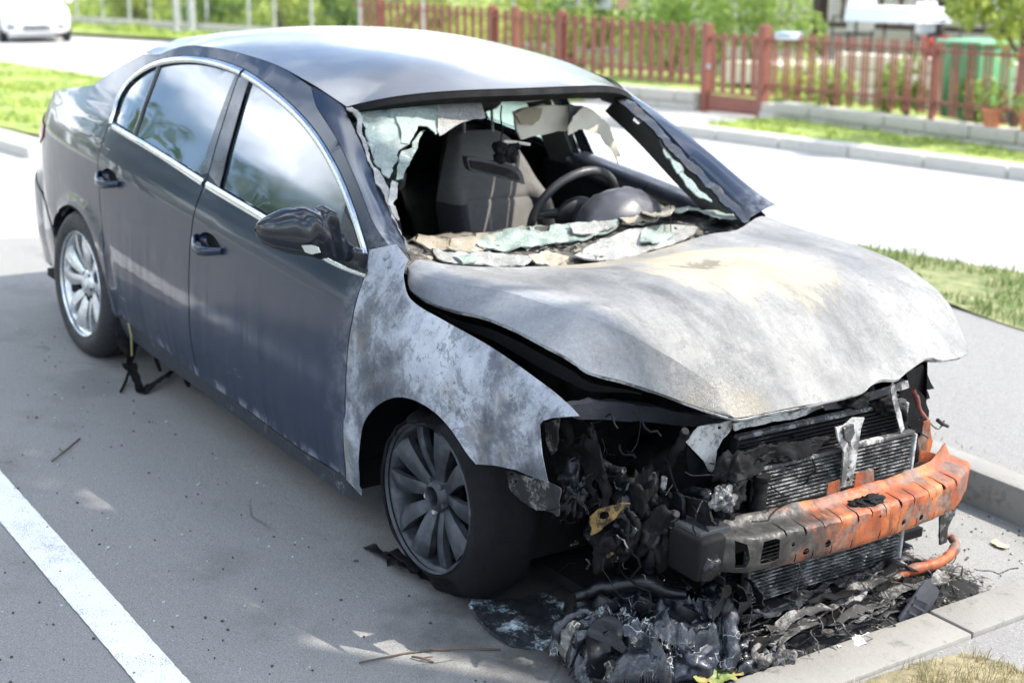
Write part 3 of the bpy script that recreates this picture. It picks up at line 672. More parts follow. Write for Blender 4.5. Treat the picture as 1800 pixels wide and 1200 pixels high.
# shreds of burnt tyre at the foot of the front wheel
def strip(name, pts, w, mat, parent, seed=0, nz=.012, thick=.004, nw=5, sc=14):
    P = [Vector(p) for p in crs(pts, 6)]; vs = []; fs = []
    for i, p in enumerate(P):
        t = (P[min(i+1, len(P)-1)]-P[max(i-1, 0)]).normalized(); s, u = frame(t)
        ww = w if not isinstance(w, (list, tuple)) else float(np.interp(i/(len(P)-1), np.linspace(0, 1, len(w)), w))
        for k in range(nw):
            q = p+s*ww*(k/(nw-1)-.5); nn = Vector((fbm(q, sc, 3, seed), fbm(q, sc, 3, seed+9), fbm(q, sc, 3, seed+21)))
            vs.append(q+nn*nz)
    for i in range(len(P)-1):
        for k in range(nw-1): a = i*nw+k; fs.append((a, a+1, a+nw+1, a+nw))
    return mk(name, vs, fs, mat, parent, solid=thick)
for i, pts in enumerate(([(-.38, -.86, .012), (-.26, -.865, .03), (-.15, -.86, .035), (-.05, -.85, .03)], [(-.27, -.86, .03), (-.17, -.862, .06), (-.08, -.855, .05)])):
    strip('tyre_shred', pts, [.02, .06, .05], CHAR, car, i*3.1, .022)

# ================================================================== hood
hc = []
near_low = [((719, 505), -.768), ((740, 523), -.768), ((783, 541), -.768), ((850, 557), -.766), ((900, 577), -.762), ((950, 603), -.755), ((1000, 630), -.736), ((1033, 653), -.705), ((1090, 668), -.645), ((1150, 687), -.575), ((1222, 713), -.485), ((1291, 734), -.41)]
front_e = [((1330, 729), -.33), ((1367, 722), -.26), ((1439, 708), -.10), ((1511, 690), .075), ((1533, 674), .15), ((1551, 666), .20), ((1576, 667), .255), ((1594, 652), .32), ((1619, 634), .41), ((1637, 627), .46), ((1656, 632), .50), ((1692, 625), .58), ((1702, 615), .625)]
far_e = [((1692, 587), .675), ((1670, 540), .70), ((1634, 504), .715), ((1588, 470), .725), ((1543, 450), .73), ((1492, 431), .733), ((1433, 411), .735), ((1382, 394), .735), ((1338, 380), .735)]
rear_e = [((1296, 404), .66), ((1241, 413), .50), ((1150, 441), .21), ((1050, 461), -.06), ((950, 468), -.29), ((850, 469), -.50), ((783, 464), -.63), ((737, 456), -.705), ((717, 470), -.728)]
rear_z = [.94, .928, .905, .892, .89, .895, .90, .905, .892]
rim3 = [aty(q, y) for q, y in near_low+front_e+far_e]+[atz(q[0], z) for q, z in zip(rear_e, rear_z)]
crease = [aty(q, y) for q, y in (((760, 487), -.715), ((817, 500), -.705), ((900, 522), -.695), ((967, 543), -.68), ((1050, 567), -.64), ((1150, 613), -.545), ((1204, 644), -.48), ((1258, 684), -.42))]
fold = [aty(q, y) for q, y in (((1430, 690), -.11), ((1520, 640), .12), ((1600, 600), .36), ((1660, 590), .56))]
HOODZ0 = rim3[0].z
near3 = rim3[:12]; rest3 = rim3[12:]
cor_f, cor_r = near3[-1], rest3[-1]       # front point and rear corner, where crease and edge meet
crl = crs([tuple(cor_r)]+[tuple(p) for p in crease]+[tuple(cor_f)], 8)
outline = [(q[0], q[1]) for q in crl]+[(q[0], q[1]) for q in crs([tuple(cor_f)]+[tuple(p) for p in rest3], 4)[1:-1]]
ctrl = [tuple(q) for q in crs([tuple(cor_f)]+[tuple(p) for p in rest3], 2)] + [tuple(q) for q in crs([tuple(cor_r)]+[tuple(p) for p in crease]+[tuple(cor_f)], 2)[1:-1]]
for y, row in ((0, ((-.1, .914), (.1, .938), (.3, .938), (.5, .885), (.62, .815))), (.4, ((-.12, .930), (.1, .943), (.3, .928), (.5, .865))), (-.4, ((-.12, .910), (.1, .927), (.3, .935), (.45, .915), (.57, .85)))):
    ctrl += [(x, y, z) for x, z in row]
hz = tps(ctrl)
def hoodz(x, y):
    z = hz(x, y); k_ = 1-sst(-.60, -.66, y) if False else sst(-.68, -.60, y)
    # pressed lines that run from the cowl corners to the grille, and heat buckles
    for sg in (-1, 1):
        yl = sg*(.45-.17*(x+.35)); d = (y-yl)*sg
        z += .009*(1-sst(-.004, .016, d))*sst(-.2, .05, x)*(1-sst(.42, .62, x))
    z += .0035*fbm((x*1.1, y*1.6, 0), 3.2, 3, 2.)*sst(-.3, .0, x) + .009*math.exp(-((x-.48)/.10)**2-((y+.15)/.14)**2)*-1 + .008*math.exp(-((x-.45)/.08)**2-((y-.18)/.10)**2)
    z += .005*math.exp(-((x-.54)/.06)**2)*math.sin(y*16)*sst(.7, .2, abs(y))
    z += -.014*math.exp(-((x-.14)/.06)**2-((y-.0)/.09)**2)
    return z
v2, f2 = cdt(outline, .02, bres=.016)
vs = [Vector((a, b, hoodz(a, b))) for a, b in v2]
fs = [t if (vs[t[1]]-vs[t[0]]).cross(vs[t[2]]-vs[t[0]]).z > 0 else t[::-1] for t in f2]
E0 = resample(crs([tuple(cor_r)]+[tuple(p) for p in near3], 6), .02, False); C0 = resample([(q[0], q[1], hoodz(q[0], q[1])) for q in crl], .02, False); nS = 70; rows = []
for i in range(nS+1):
    e = Vector(E0[int(round(i/nS*(len(E0)-1)))]); c_ = Vector(C0[int(round(i/nS*(len(C0)-1)))])
    rows.append([c_.lerp(e, t)+Vector((0, -.004*math.sin(math.pi*t), .003*math.sin(math.pi*t))) for t in np.linspace(0, 1, 6)])
sv, sf = loft(rows); sf = [q if (sv[q[1]]-sv[q[0]]).cross(sv[q[2]]-sv[q[0]]).dot(Vector((.2, -1, .6))) > 0 else q[::-1] for q in sf]
vs, fs = merge((vs, fs), (sv, sf))
hood = mk('hood', vs, fs, ASHH, car, solid=.003)
# folded lip and inner frame of the hood
lip = [tuple(p) for p in crs([tuple(p) for p in rim3[:25]], 5)]
rows = []
for i, p in enumerate(lip):
    p = Vector(p); c = Vector((.15, .0, p.z)); d = (c-p); d.z = 0; d.normalize()
    jag = .004*fbm(p, 30, 3, 5)
    rows.append([p+Vector((0, 0, -.003)), p+d*.003+Vector((0, 0, -.009+jag*.5)), p+d*.03+Vector((0, 0, -.012+jag)), p+d*.07+Vector((0, 0, -.010))])
v, f = loft(rows); mk('hood_frame', v, f, ALUM, hood, solid=.002)
rows = []
for i, p in enumerate(lip[5:44]):
    p = Vector(p); c = Vector((.1, .0, p.z)); d = (c-p); d.z = 0; d.normalize(); k = math.sin(math.pi*i/38)
    rows.append([p+d*.022+Vector((0, 0, -.030-.012*k)), p+d*.03+Vector((0, 0, -.055*k-.03)), p+d*.10+Vector((0, 0, -.06*k-.03))])
v, f = loft(rows); mk('hood_seal', v, f, CHAR, hood, solid=.003)

# ================================================================== windscreen remains
wa, wb = AED[0], AED[-1]; wc = Vector((wa.x, -wa.y, wa.z))
wn = (wb-wa).cross(wc-wa).normalized(); wn = wn if wn.z > 0 else -wn
def onws(q, off=0.):
    d = ray(q); P = CP+d*((wa-CP).dot(wn)/d.dot(wn))
    for k in range(4):
        bow = .065*(1-min(1, (P.y/.72)**2)); P = CP+d*(((wa-CP).dot(wn)+bow+off)/d.dot(wn))
    return P
def onx(x): return lambda q, off=0.: atx(q, x+off)
def ony(y): return lambda q, off=0.: aty(q, y-off)
def onz(z): return lambda q, off=0.: atz(q, z+off)
def sheet(name, pix, proj, mat, parent, res=9, nz=.006, sc=9, thick=.004, seed=0., off=0., curl=0., holes=(), sm=True):
    """irregular sheet: outline given in picture points, laid on a real surface, wrinkled"""
    pix = resample(crs(pix, 3, True) if len(pix) > 9 and sm else pix, res*.8)
    rn = random.Random(int(seed*10)+5)
    v, f = cdt(pix, res, holes)
    cx = sum(p[0] for p in pix)/len(pix); cy = sum(p[1] for p in pix)/len(pix); rr = max(math.hypot(p[0]-cx, p[1]-cy) for p in pix)
    vs = []
    for q in v:
        p = proj(q, off); n = Vector((fbm(p, sc, 4, seed), fbm(p, sc, 4, seed+5), fbm(p, sc, 4, seed+11)))
        p = p + n*nz; p.z += curl*(math.hypot(q[0]-cx, q[1]-cy)/rr)**2
        vs.append(p)
    n0 = sum(((vs[t[1]]-vs[t[0]]).cross(vs[t[2]]-vs[t[0]]) for t in f), Vector())
    if n0.dot(CP-vs[0]) < 0: f = [t[::-1] for t in f]
    return mk(name, vs, f, mat, parent, solid=thick)
ws = bpy.data.objects.new('windscreen', None); link(ws, car); ws.matrix_parent_inverse = pinv(car)
sheet('glass_fragment', [(606, 190), (620, 200), (632, 232), (650, 285), (672, 340), (700, 398), (712, 428), (717, 444), (724, 440), (707, 415), (697, 383), (690, 352), (683, 330), (668, 300), (655, 285), (648, 262), (640, 235), (632, 205), (620, 188)], onws, SHARD2, ws, 7, .012, 14, seed=1)
sheet('glass_fragment', [(622, 184), (700, 181), (722, 182), (727, 230), (716, 246), (700, 272), (690, 300), (683, 318), (668, 296), (655, 280), (648, 255), (636, 215)], onws, SHARD, ws, 7, .016, 12, seed=2, off=-.006)
sheet('glass_fragment', [(690, 180), (775, 176), (772, 231), (764, 238), (752, 222), (738, 222), (724, 248), (708, 246), (697, 215)], onws, SHARD4, ws, 7, .012, 12, seed=3, off=.006)
sheet('glass_fragment', [(770, 177), (842, 169), (848, 185), (854, 203), (815, 212), (797, 224), (775, 237), (768, 228)], onws, SHARD2, ws, 7, .008, 12, seed=4, off=.012)
sheet('glass_fragment', [(708, 268), (722, 262), (735, 236), (744, 226), (738, 250), (728, 268), (716, 300), (706, 314), (696, 316)], onws, SHARD, ws, 6, .014, 16, seed=5, off=-.014)
sheet('glass_fragment', [(686, 318), (697, 322), (694, 345), (691, 362), (700, 385), (690, 378), (680, 352)], onws, SHARD2, ws, 6, .012, 16, seed=6, off=.004)
sheet('glass_fragment', [(880, 167), (1000, 161), (1076, 157), (1092, 166), (1096, 175), (1074, 173), (1040, 172), (980, 171), (940, 176), (905, 177)], onws, SHARD2, ws, 8, .006, 12, seed=7)
sheet('glass_fragment', [(1117, 196), (1130, 203), (1136, 211), (1122, 218), (1113, 211)], onws, SHARD2, ws, 6, .004, 12, seed=8)
sheet('glass_fragment', [(1158, 238), (1172, 256), (1184, 276), (1196, 292), (1208, 308), (1226, 328), (1250, 350), (1240, 352), (1216, 336), (1198, 314), (1186, 296), (1172, 272)], onws, SHARD, ws, 6, .012, 16, seed=9)
sheet('seal_strip', [(1090, 164), (1130, 196), (1180, 246), (1230, 298), (1280, 346), (1318, 382), (1310, 392), (1268, 352), (1222, 308), (1170, 254), (1120, 205), (1084, 174)], onws, CHARG, ws, 7, .010, 20, seed=10, off=.012, thick=.008)
# cowl, dashboard and the glass lying on them
def dashz(x, y):
    z = float(np.interp(-x, [.10, .22, .32, .42, .55, .66, .70, .73, .76], [.855, .868, .872, .885, .905, .912, .90, .87, .80]))
    return z - .035*(abs(y)/.72)**2*0 + .012*fbm((x, y, 0), 9, 4, 3)
rows = []
for x in np.linspace(-.14, -.76, 34): rows.append([Vector((x, y, dashz(x, y))) for y in np.linspace(-.74, .74, 60)])
rows.append([Vector((-.74, y, .55)) for y in np.linspace(-.70, .70, 60)]); rows.append([Vector((-.60, y, .35)) for y in np.linspace(-.68, .68, 60)])
v, f = loft(rows); dash = mk('dashboard', v, [q[::-1] for q in f], m_char('ash dusted dashboard', (.05, .047, .042), (.21, .19, .16), .85, 0, .47, 9.), car)
def ond(q, off=0.):
    z = .9
    for k in range(25): P = atz(q, z); z = .6*z+.4*(dashz(P.x, P.y)+off)
    return P
gl = [
 ([(718, 424), (735, 414), (790, 410), (830, 408), (880, 425), (858, 440), (800, 444), (756, 436)], SHARD3, .010, .004),
 ([(836, 430), (862, 410), (925, 398), (1000, 393), (1075, 388), (1086, 394), (1066, 410), (1000, 424), (940, 432), (868, 440)], SHARD4, .018, .005),
 ([(1000, 395), (1072, 389), (1080, 400), (1042, 410), (1005, 412)], SHARD2, .028, .004),
 ([(1070, 342), (1100, 335), (1145, 338), (1184, 366), (1176, 384), (1130, 374), (1088, 362)], SHARD3, .075, .012),
 ([(1085, 360), (1120, 352), (1170, 372), (1150, 388), (1100, 392), (1088, 380)], SHARD3, .035, .006),
 ([(1098, 372), (1140, 378), (1136, 396), (1092, 394)], SHARD3, .02, .004),
 ([(1152, 348), (1200, 344), (1240, 350), (1290, 368), (1306, 380), (1288, 388), (1254, 382), (1222, 368), (1186, 372), (1156, 362)], SHARD4, .045, .010),
 ([(1010, 452), (1040, 428), (1090, 412), (1120, 402), (1160, 394), (1196, 396), (1226, 404), (1200, 422), (1150, 438), (1080, 456)], SHARD2, .018, .004),
 ([(1130, 402), (1164, 396), (1186, 412), (1150, 430), (1126, 424)], SHARD4, .026, .003),
 ([(760, 440), (800, 446), (860, 443), (905, 448), (936, 456), (930, 466), (870, 468), (800, 464), (766, 456)], SHARD2, .016, .006),
 ([(930, 452), (966, 442), (1000, 455), (970, 468), (940, 464)], SHARD3, .018, .006),
 ([(800, 450), (840, 444), (836, 460), (812, 464)], SHARD4, .026, .006),
 ([(1236, 396), (1270, 390), (1286, 400), (1250, 408)], CHARG, .016, .006)]
for i, (px, m, o, c) in enumerate(gl): sheet('glass_fragment', px, ond, m, ws, 8, .010, 16, .005, i*1.3, o, c)
rn = random.Random(11)
shm = []
for k in range(6):
    n = rn.randint(5, 7); pts = [(math.cos(2*math.pi*i/n+rn.uniform(-.3, .3))*rn.uniform(.6, 1), math.sin(2*math.pi*i/n+rn.uniform(-.3, .3))*rn.uniform(.6, 1), rn.uniform(-.1, .1)) for i in range(n)]
    me = bpy.data.meshes.new('glass_chip'); me.from_pydata(pts+[(a, b, c+.18) for a, b, c in pts], [], [tuple(range(n-1, -1, -1)), tuple(range(n, 2*n))]+[(i, (i+1) % n, n+(i+1) % n, n+i) for i in range(n)])
    me.materials.append((SHARD2, CHAR, SHARD3, ASHG, CHAR, SHARD)[k]); shm.append(me)
for i in range(150):
    qx = rn.uniform(722, 1290); qy = float(np.interp(qx, [720, 850, 950, 1050, 1150, 1241, 1300], [455, 467, 466, 459, 439, 411, 400]))-rn.random()**1.3*np.interp(qx, [720, 800, 1000, 1300], [12, 34, 52, 20]); P = ond((qx, qy), .012); x, y = P.x, P.y
    o = bpy.data.objects.new('glass_chip', rn.choice(shm)); link(o, ws); s_ = rn.uniform(.006, .022)
    o.location = (x, y, dashz(x, y)+.004+s_*.3); o.rotation_euler = (rn.uniform(-.5, .5), rn.uniform(-.5, .5), rn.uniform(0, 6)); o.scale = (s_, s_*rn.uniform(.5, 1), s_*.5)
ws.matrix_parent_inverse = pinv(car)
tube('aerial_wire', [ond((1180, 420), .0), ond((1178, 405), .03)+Vector((0, 0, .02)), ond((1176, 395), .0)+Vector((0, 0, .07))], .0015, CHAR, ws, 5)
# ================================================================== cabin
cab = lambda n, v, f, m, **k: mk(n, v, f, m, car, **k)
bm = bmesh.new(); box(bm, (-3.2, -.855, .235), (-.45, .855, .27)); box(bm, (-.33, -.72, .2), (-.30, .72, .84)); box(bm, (-3.12, -.76, .24), (-2.75, .76, .98)); bm_obj('cabin_tub', bm, CHAR, car)
hl = []
for r in ROOFROWS[1:]: hl.append([(p[0], p[1]*.985, p[2]-.03) for p in r])
v, f = loft(hl); mk('headliner', v, [q[::-1] for q in f], plain('smoked headliner', (.06, .058, .052), .95, .4, 6), car)
def seat(y0, mats, headrest=True):
    s = bpy.data.objects.new('seat', None); link(s, car); s.matrix_parent_inverse = pinv(car)
    def ax(t): return Vector((-1.34-.22*t-.06*t*t, y0, .42+.66*t))      # backrest spine, t 0..1
    hwf = tab([-.05, 0, .25, .5, .62, .75, .88, .97, 1.0, 1.1], [.225, .235, .268, .272, .262, .225, .178, .135, .09, .0])
    def fr(t, v, lift=0.):                # front face of the backrest
        c = ax(t); a = abs(v); w = hwf(t); k = 1-sst(.60, .74, t)
        x = .050 + .055*sst(.52, .80, a)*k - (.055+.06*k)*max(0, (a-.80)/.20)**2.2 - .05*max(0, (t-.9)/.1)**2
        x -= .008*math.exp(-((a-.60)/.03)**2)*k + .008*math.exp(-((t-.62)/.014)**2)*(1-sst(.6, .66, a)) + .006*math.exp(-((t-.30)/.010)**2)*(1-sst(.54, .58, a))
        return Vector((c.x+x+lift, c.y+v*w, c.z))
    def fpatch(name, t0, t1, v0, v1, m, nt_=26, nv=18):
        v_, f_ = loft([[fr(t, v) for v in np.linspace(v0, v1, nv)] for t in np.linspace(t0, t1, nt_)]); return mk(name, v_, f_, m, s)
    fpatch('backrest_panel', 0, .62, -.60, .60, mats[0]); fpatch('shoulder_panel', .62, 1.0, -1, 1, mats[1], 22, 26)
    for sg in (-1, 1): fpatch('bolster', 0, .62, sg*.60, sg*1., mats[2])
    v_, f_ = loft([[fr(t, v)*(1-0)+Vector((-.10-.06*(1-v*v), 0, 0)) if abs(v) < .999 else fr(t, v) for v in np.linspace(-1, 1, 15)] for t in np.linspace(0, 1, 18)]); mk('backrest', v_, f_, mats[2], s)
    bm = bmesh.new(); box(bm, (-1.40, y0-.24, .32), (-.88, y0+.24, .47), .05); bm_obj('seat_cushion', bm, mats[1], s, True)
    if headrest:
        for sg in (-1, 1): tube('headrest_post', [ax(.97)+Vector((0, sg*.07, 0)), ax(1.0)+Vector((-.01, sg*.07, .10))], .006, ALUM, s, 8)
        bm = bmesh.new(); bmesh.ops.create_icosphere(bm, subdivisions=3, radius=1)
        c = ax(1.0)+Vector((-.015, 0, .145))
        for v in bm.verts: q = v.co; v.co = c+Vector((q.x*.055, np.sign(q.y)*abs(q.y)**.7*.125, np.sign(q.z)*abs(q.z)**.75*.075))
        bm_obj('headrest', bm, DARKIN, s, True)
    return s
seat(.37, (FAB, FAB, FABD)); seat(-.37, (FABD, FABD, FABD))
bm = bmesh.new(); box(bm, (-2.76, -.66, .4), (-2.55, .66, .95), .06); box(bm, (-2.6, -.66, .3), (-2.1, .66, .46), .05); bm_obj('rear_bench', bm, FABD, car, True)
# steering wheel and its column cowl
sw = bpy.data.objects.new('steering_wheel', None); link(sw, car); sw.matrix_parent_inverse = pinv(car)
cS = Vector((-.985, .38, .868)); na = Vector((-.90, 0, .43)).normalized(); sa = Vector((0, 1, 0)); ua = na.cross(sa); ua = ua if ua.z > 0 else -ua
pts = [cS+(sa*math.cos(a)+ua*math.sin(a))*.188 for a in np.linspace(0, 2*math.pi, 49)]
tube('steering_rim', pts, .0165, LEATH, sw, 10)
bm = bmesh.new(); bmesh.ops.create_icosphere(bm, subdivisions=3, radius=1)
for v in bm.verts: q = v.co.copy(); v.co = cS+sa*q.x*.09+ua*q.y*.075+na*(q.z*.035-.01)
bm_obj('airbag_cover', bm, DARKIN, sw, True)
for a in (0, math.pi, -math.pi/2): tube('steering_spoke', [cS+(sa*math.cos(a)+ua*math.sin(a))*.06, cS+(sa*math.cos(a)+ua*math.sin(a))*.185], [.022, .012], DARKIN, sw, 8)
tube('steering_column', [cS-na*.02, cS-na*.28], .035, DARKIN, sw, 10)
bm = bmesh.new(); bmesh.ops.create_icosphere(bm, subdivisions=4, radius=1)
for v in bm.verts:
    q = v.co.copy(); n = .05*fbm(q, 2.5, 4, 7); v.co = Vector((-.70+q.x*.135*(1+n), .37+q.y*.19*(1+n), .865+q.z*.145*(1+n)+.006*fbm(q, 5, 3, 2)))
bm_obj('instrument_cowl', bm, plain('heat blistered black plastic', (.045, .047, .055), .42, .15, 9, .12), car, True)
# far door lining, pillar lining, far A-pillar lining
def inner_strip(name, uv, o1, mat, w, parent=car):
    rows = []
    for s_, z in uv: rows.append([surf(s_, z, o1, 1)+Vector((dx, 0, 0)) for dx in w])
    v, f = loft(rows); return mk(name, v, f, mat, parent, solid=.004)
pts = [surf(s_, belt_at(s_)-.012, -.055, 1) for s_ in np.linspace(.48, 1.55, 16)]
tube('door_top_pad', pts, [.02]+[.058]*14+[.03], plain('smooth blue black vinyl', (.022, .026, .036), .35, .2, 6), car, 14)
patch('door_lining', [(.5, .25), (.5, .85), (1.0, .87), (1.55, .90), (1.57, .26)], DARKIN, car, -.075, .08, side=1)
inner_strip('pillar_lining', [(1.60, .9), (1.63, 1.05), (1.66, 1.18), (1.68, 1.30), (1.70, 1.36)], -.045, plain('smoked grey pillar lining', (.13, .135, .13), .8, .3, 8), np.linspace(-.12, .07, 6))
inner_strip('pillar_lining', [(1.55, .35), (1.57, .6), (1.60, .92)], -.06, DARKIN, np.linspace(-.15, .09, 6))
rows = []
for e in crs([tuple(p) for p in AED], 6):
    e = Vector((e[0], -e[1], e[2])); rows.append([e+Vector((-.01, -.006, -.012)), e+Vector((-.045, -.028, -.035)), e+Vector((-.10, -.02, -.075)), e+Vector((-.135, .035, -.09))])
v, f = loft(rows); mk('pillar_lining', v, f, plain('charcoal pillar lining', (.03, .031, .03), .55, .4, 7, .2), car, solid=.003)
# far front door: frame seen against the road
# hanging mirror, visor board, peeled headliner strip
rv = bpy.data.objects.new('rear_view_mirror', None); link(rv, car); rv.matrix_parent_inverse = pinv(car)
sheet('mirror_housing', [(821, 278), (828, 277), (858, 281), (900, 291), (916, 302), (922, 318), (919, 323), (880, 313), (850, 305), (826, 299)], onx(-.92), DARKIN, rv, 7, .002, 12, .03, 1)
sheet('mirror_bezel', [(826, 282), (858, 287), (895, 297), (910, 306), (915, 317), (880, 308), (850, 301), (829, 295)], onx(-.915), plain('dark mirror glass', (.008, .008, .008), .6, .3, 10, spec=.1), rv, 7, .0, 12, .004, 1)
pC = [(882, 186), (880, 205), (883, 230), (880, 250), (888, 268), (884, 280)]
tube('mirror_cable', [onx(-.925)(q) for q in crs(pC, 3)], .003, CHAR, rv, 6)
for i, (q, r) in enumerate((((880, 262), .026), ((896, 270), .030), ((878, 278), .022), ((905, 258), .018))):
    bm = bmesh.new(); bmesh.ops.create_icosphere(bm, subdivisions=3, radius=r); c = onx(-.93)(q)
    for v in bm.verts: v.co = c+v.co*(1+.5*fbm(v.co/r, 1.6, 3, i*3))
    bm_obj('melted_mount', bm, CHAR, rv, True)
tube('mirror_stub', [onx(-.93)((885, 249)), onx(-.93)((905, 250)), onx(-.93)((931, 254))], .006, FOAM, rv, 6)
sheet('sun_visor', [(903, 197), (930, 190), (1004, 184), (1004, 205), (1000, 228), (960, 234), (914, 244), (908, 232)], onx(-1.0), FOAM, car, 9, .008, 10, .012, 3)
sheet('visor_mount', [(905, 200), (925, 191), (954, 190), (948, 212), (935, 221), (915, 218)], onx(-.985), plain('scorched visor patch', (.22, .19, .13), .9, .4, 14), car, 7, .004, 10, .004, 4)
sheet('peeled_headliner', [(998, 232), (1004, 212), (1018, 196), (1030, 191), (1050, 200), (1068, 218), (1078, 240), (1086, 268), (1089, 278), (1084, 277), (1083, 290), (1078, 278), (1070, 258), (1056, 240), (1040, 231), (1018, 230), (1000, 238)], onx(-.94), FOAM, car, 6, .014, 12, .005, 5)
sheet('peeled_headliner', [(1000, 188), (1026, 186), (1034, 205), (1012, 222), (1000, 226)], onx(-.97), plain('dark grey green felt', (.07, .08, .075), .95, .3, 14), car, 6, .008, 12, .005, 6)
# near door mirror, housing wrinkled by heat
mr = [((632, 448), -.868, .020, .020), ((612, 444), -.895, .026, .030), ((598, 432), -.93, .036, .048), ((580, 415), -.965, .050, .072), ((556, 408), -1.0, .060, .078), ((530, 407), -1.035, .064, .074), ((500, 406), -1.07, .060, .066), ((472, 406), -1.105, .046, .048), ((455, 406), -1.125, .028, .028), ((449, 405), -1.132, .004, .005)]
vs = []; fs = []; n = 28
mrd = crs([(*aty(q, y), a, b) for q, y, a, b in mr], 4)
for i, (x, y, z, a, b) in enumerate(mrd):
    t = i/(len(mrd)-1)
    for k in range(n):
        an = 2*math.pi*k/n; ca, sa_ = math.cos(an), math.sin(an); front = ca > 0
        p = Vector((x+a*np.sign(ca)*abs(ca)**.75*(1.05 if front else .55), y, z+b*np.sign(sa_)*abs(sa_)**.8))
        wr = math.exp(-((t-.36)/.16)**2); p += Vector((1, -.2, .6))*(.022*wr*fbm(p, 13, 3, 3)+.012*wr*math.sin(p.y*130+p.z*50)) + Vector((0, 0, .006))*fbm(p, 9, 3, 6)
        vs.append(p)
for i in range(len(mrd)-1):
    for k in range(n): fs.append((i*n+k, i*n+(k+1) % n, (i+1)*n+(k+1) % n, (i+1)*n+k))
GLB = NT('glossy melted black'); GLB.set(col=(.006, .008, .013), rough=.30, spec=.2, coat=.7, coatr=.03, normal=GLB.bump(GLB.noise(22, 4, .6), .25, .006)); GLB = GLB.m
mi = mk('door_mirror', vs, fs, GLB, car)
top = [p for p in [aty((x, y), yy) for x, y, yy in ((457, 397, -1.12), (480, 388, -1.09), (510, 379, -1.055), (540, 371, -1.02), (557, 373, -.99), (575, 386, -.965), (592, 401, -.945))]]
tube('mirror_rim', [p+Vector((-.012, 0, .004)) for p in crs([tuple(t) for t in top], 4) and [Vector(t) for t in crs([tuple(t) for t in top], 4)]], .007, PLAST, mi, 8)
tube('mirror_arm', [aty((640, 462), -.862), aty((618, 456), -.88), aty((596, 449), -.915), aty((570, 440), -.96)], [.03, .028, .022, .016], PLAST, mi, 10)
v = sheet('indicator_lens', [(530, 431), (545, 430), (558, 435), (562, 444), (548, 447), (536, 442)], ony(-1.06), plain('milky indicator lens', (.4, .41, .36), .3, .2, 10), mi, 5, .002, 10, .004)
# far door mirror stump
for i in range(6):
    c = aty((1290+rn.uniform(-6, 6), 333+rn.uniform(-10, 10)), .93); tube('mirror_stump', [c, c+Vector((rn.uniform(-.04, .04), rn.uniform(-.04, .04), rn.uniform(-.03, .03)))], .006, CHAR, car, 5)
# strip of torn trim hanging behind the rear door, and wires
strip('torn_trim', [aty((214, 560), -.86), aty((218, 590), -.87), aty((226, 620), -.875), aty((222, 655), -.88)], [.05, .075, .06, .03], CHAR, car, 2, .02, .004, 5, 10)
strip('torn_trim', [aty((228, 635), -.87), aty((240, 665), -.88), atz((252, 688), .012), atz((275, 668), .03), atz((306, 652), .02)], [.05, .03, .035, .02], CHAR, car, 4, .012)
tube('hanging_wire', [aty((230, 640), -.87), aty((222, 668), -.875), atz((212, 688), .01)], .006, CHAR, car, 6)
tube('hanging_wire', [aty((276, 605), -.80), aty((274, 630), -.80), atz((281, 650), .02)], .008, CHAR, car, 6)
tube('hanging_wire', [aty((327, 640), -.80), aty((325, 662), -.80), atz((331, 677), .02)], .010, CHAR, car, 6)
tube('hanging_wire', [aty((226, 568), -.872), aty((231, 590), -.885), aty((232, 625), -.88)], .004, plain('yellow wire', (.25, .22, .1), .6), car, 6)

# ================================================================== burnt front end
BX = lambda y: .868-.20*y*y - (.55*(-y-.42) if y < -.42 else .30*(y-.46) if y > .46 else 0)
prof = [(-.104, .412), (-.106, .424), (-.100, .433), (-.090, .430), (-.083, .420), (-.074, .412), (-.035, .409), (-.010, .407), (-.003, .403), (0, .394), (0, .335), (-.001, .315), (-.007, .306), (-.018, .302), (-.06, .300)]
pa = np.r_[0, np.cumsum([math.hypot(prof[i+1][0]-prof[i][0], prof[i+1][1]-prof[i][1]) for i in range(len(prof)-1)])]
pxx = np.array([q[0] for q in prof]); pzz = np.array([q[1] for q in prof]); AL = pa[-1]; AFOLD = pa[7]; ALOW = pa[11]
holes = []
for i, y in enumerate((-.30, -.235, -.165, -.10, -.035, .025, .085, .15, .215, .29, .37, .44)):
    up, dn = random.uniform(.045, .065), random.uniform(.018, .045); w = random.uniform(.0016, .004)
    b = random.uniform(.004, .010); k = random.uniform(.004, .012) if i % 3 == 1 else 0
    holes.append([(y-w*.3+b, AFOLD-up), (y+w*.3+b, AFOLD-up), (y+w+b*.3, AFOLD-up*.4), (y+w+k*.3, AFOLD), (y+w+k, AFOLD+dn*.7), (y+.001, AFOLD+dn), (y-w, AFOLD+dn*.6), (y-w, AFOLD), (y-w+b*.3, AFOLD-up*.4)])
for y in (-.26, -.2, -.13, -.05, .07, .12, .24, .33, .4): holes.append([(y-.0015, ALOW-.02), (y+.0015, ALOW-.02), (y+.003, ALOW+.008), (y-.003, ALOW+.008)])
for y, a, r in ((-.145, ALOW-.028, .011), (-.225, ALOW-.020, .011), (.175, ALOW-.024, .011), (.262, ALOW-.016, .010), (-.272, ALOW-.05, .006), (.06, AFOLD+.03, .005), (.31, AFOLD+.035, .004)): holes.append(ell((y, a), r, r, 14))
holes.append([(-.375, AFOLD+.022), (-.335, AFOLD+.018), (-.322, AFOLD+.024), (-.318, ALOW-.018), (-.33, ALOW-.010), (-.37, ALOW-.008), (-.38, ALOW-.016)])
holes.append([(-.452, AFOLD+.012), (-.425, AFOLD+.022), (-.415, ALOW-.03), (-.425, ALOW-.006), (-.447, ALOW-.004)])
v2, f2 = cdt([(-.545, 0), (.59, 0), (.61, AL*.4), (.605, AL), (-.56, AL), (-.565, AL*.4)], .016, holes, bres=.012)
vs = []
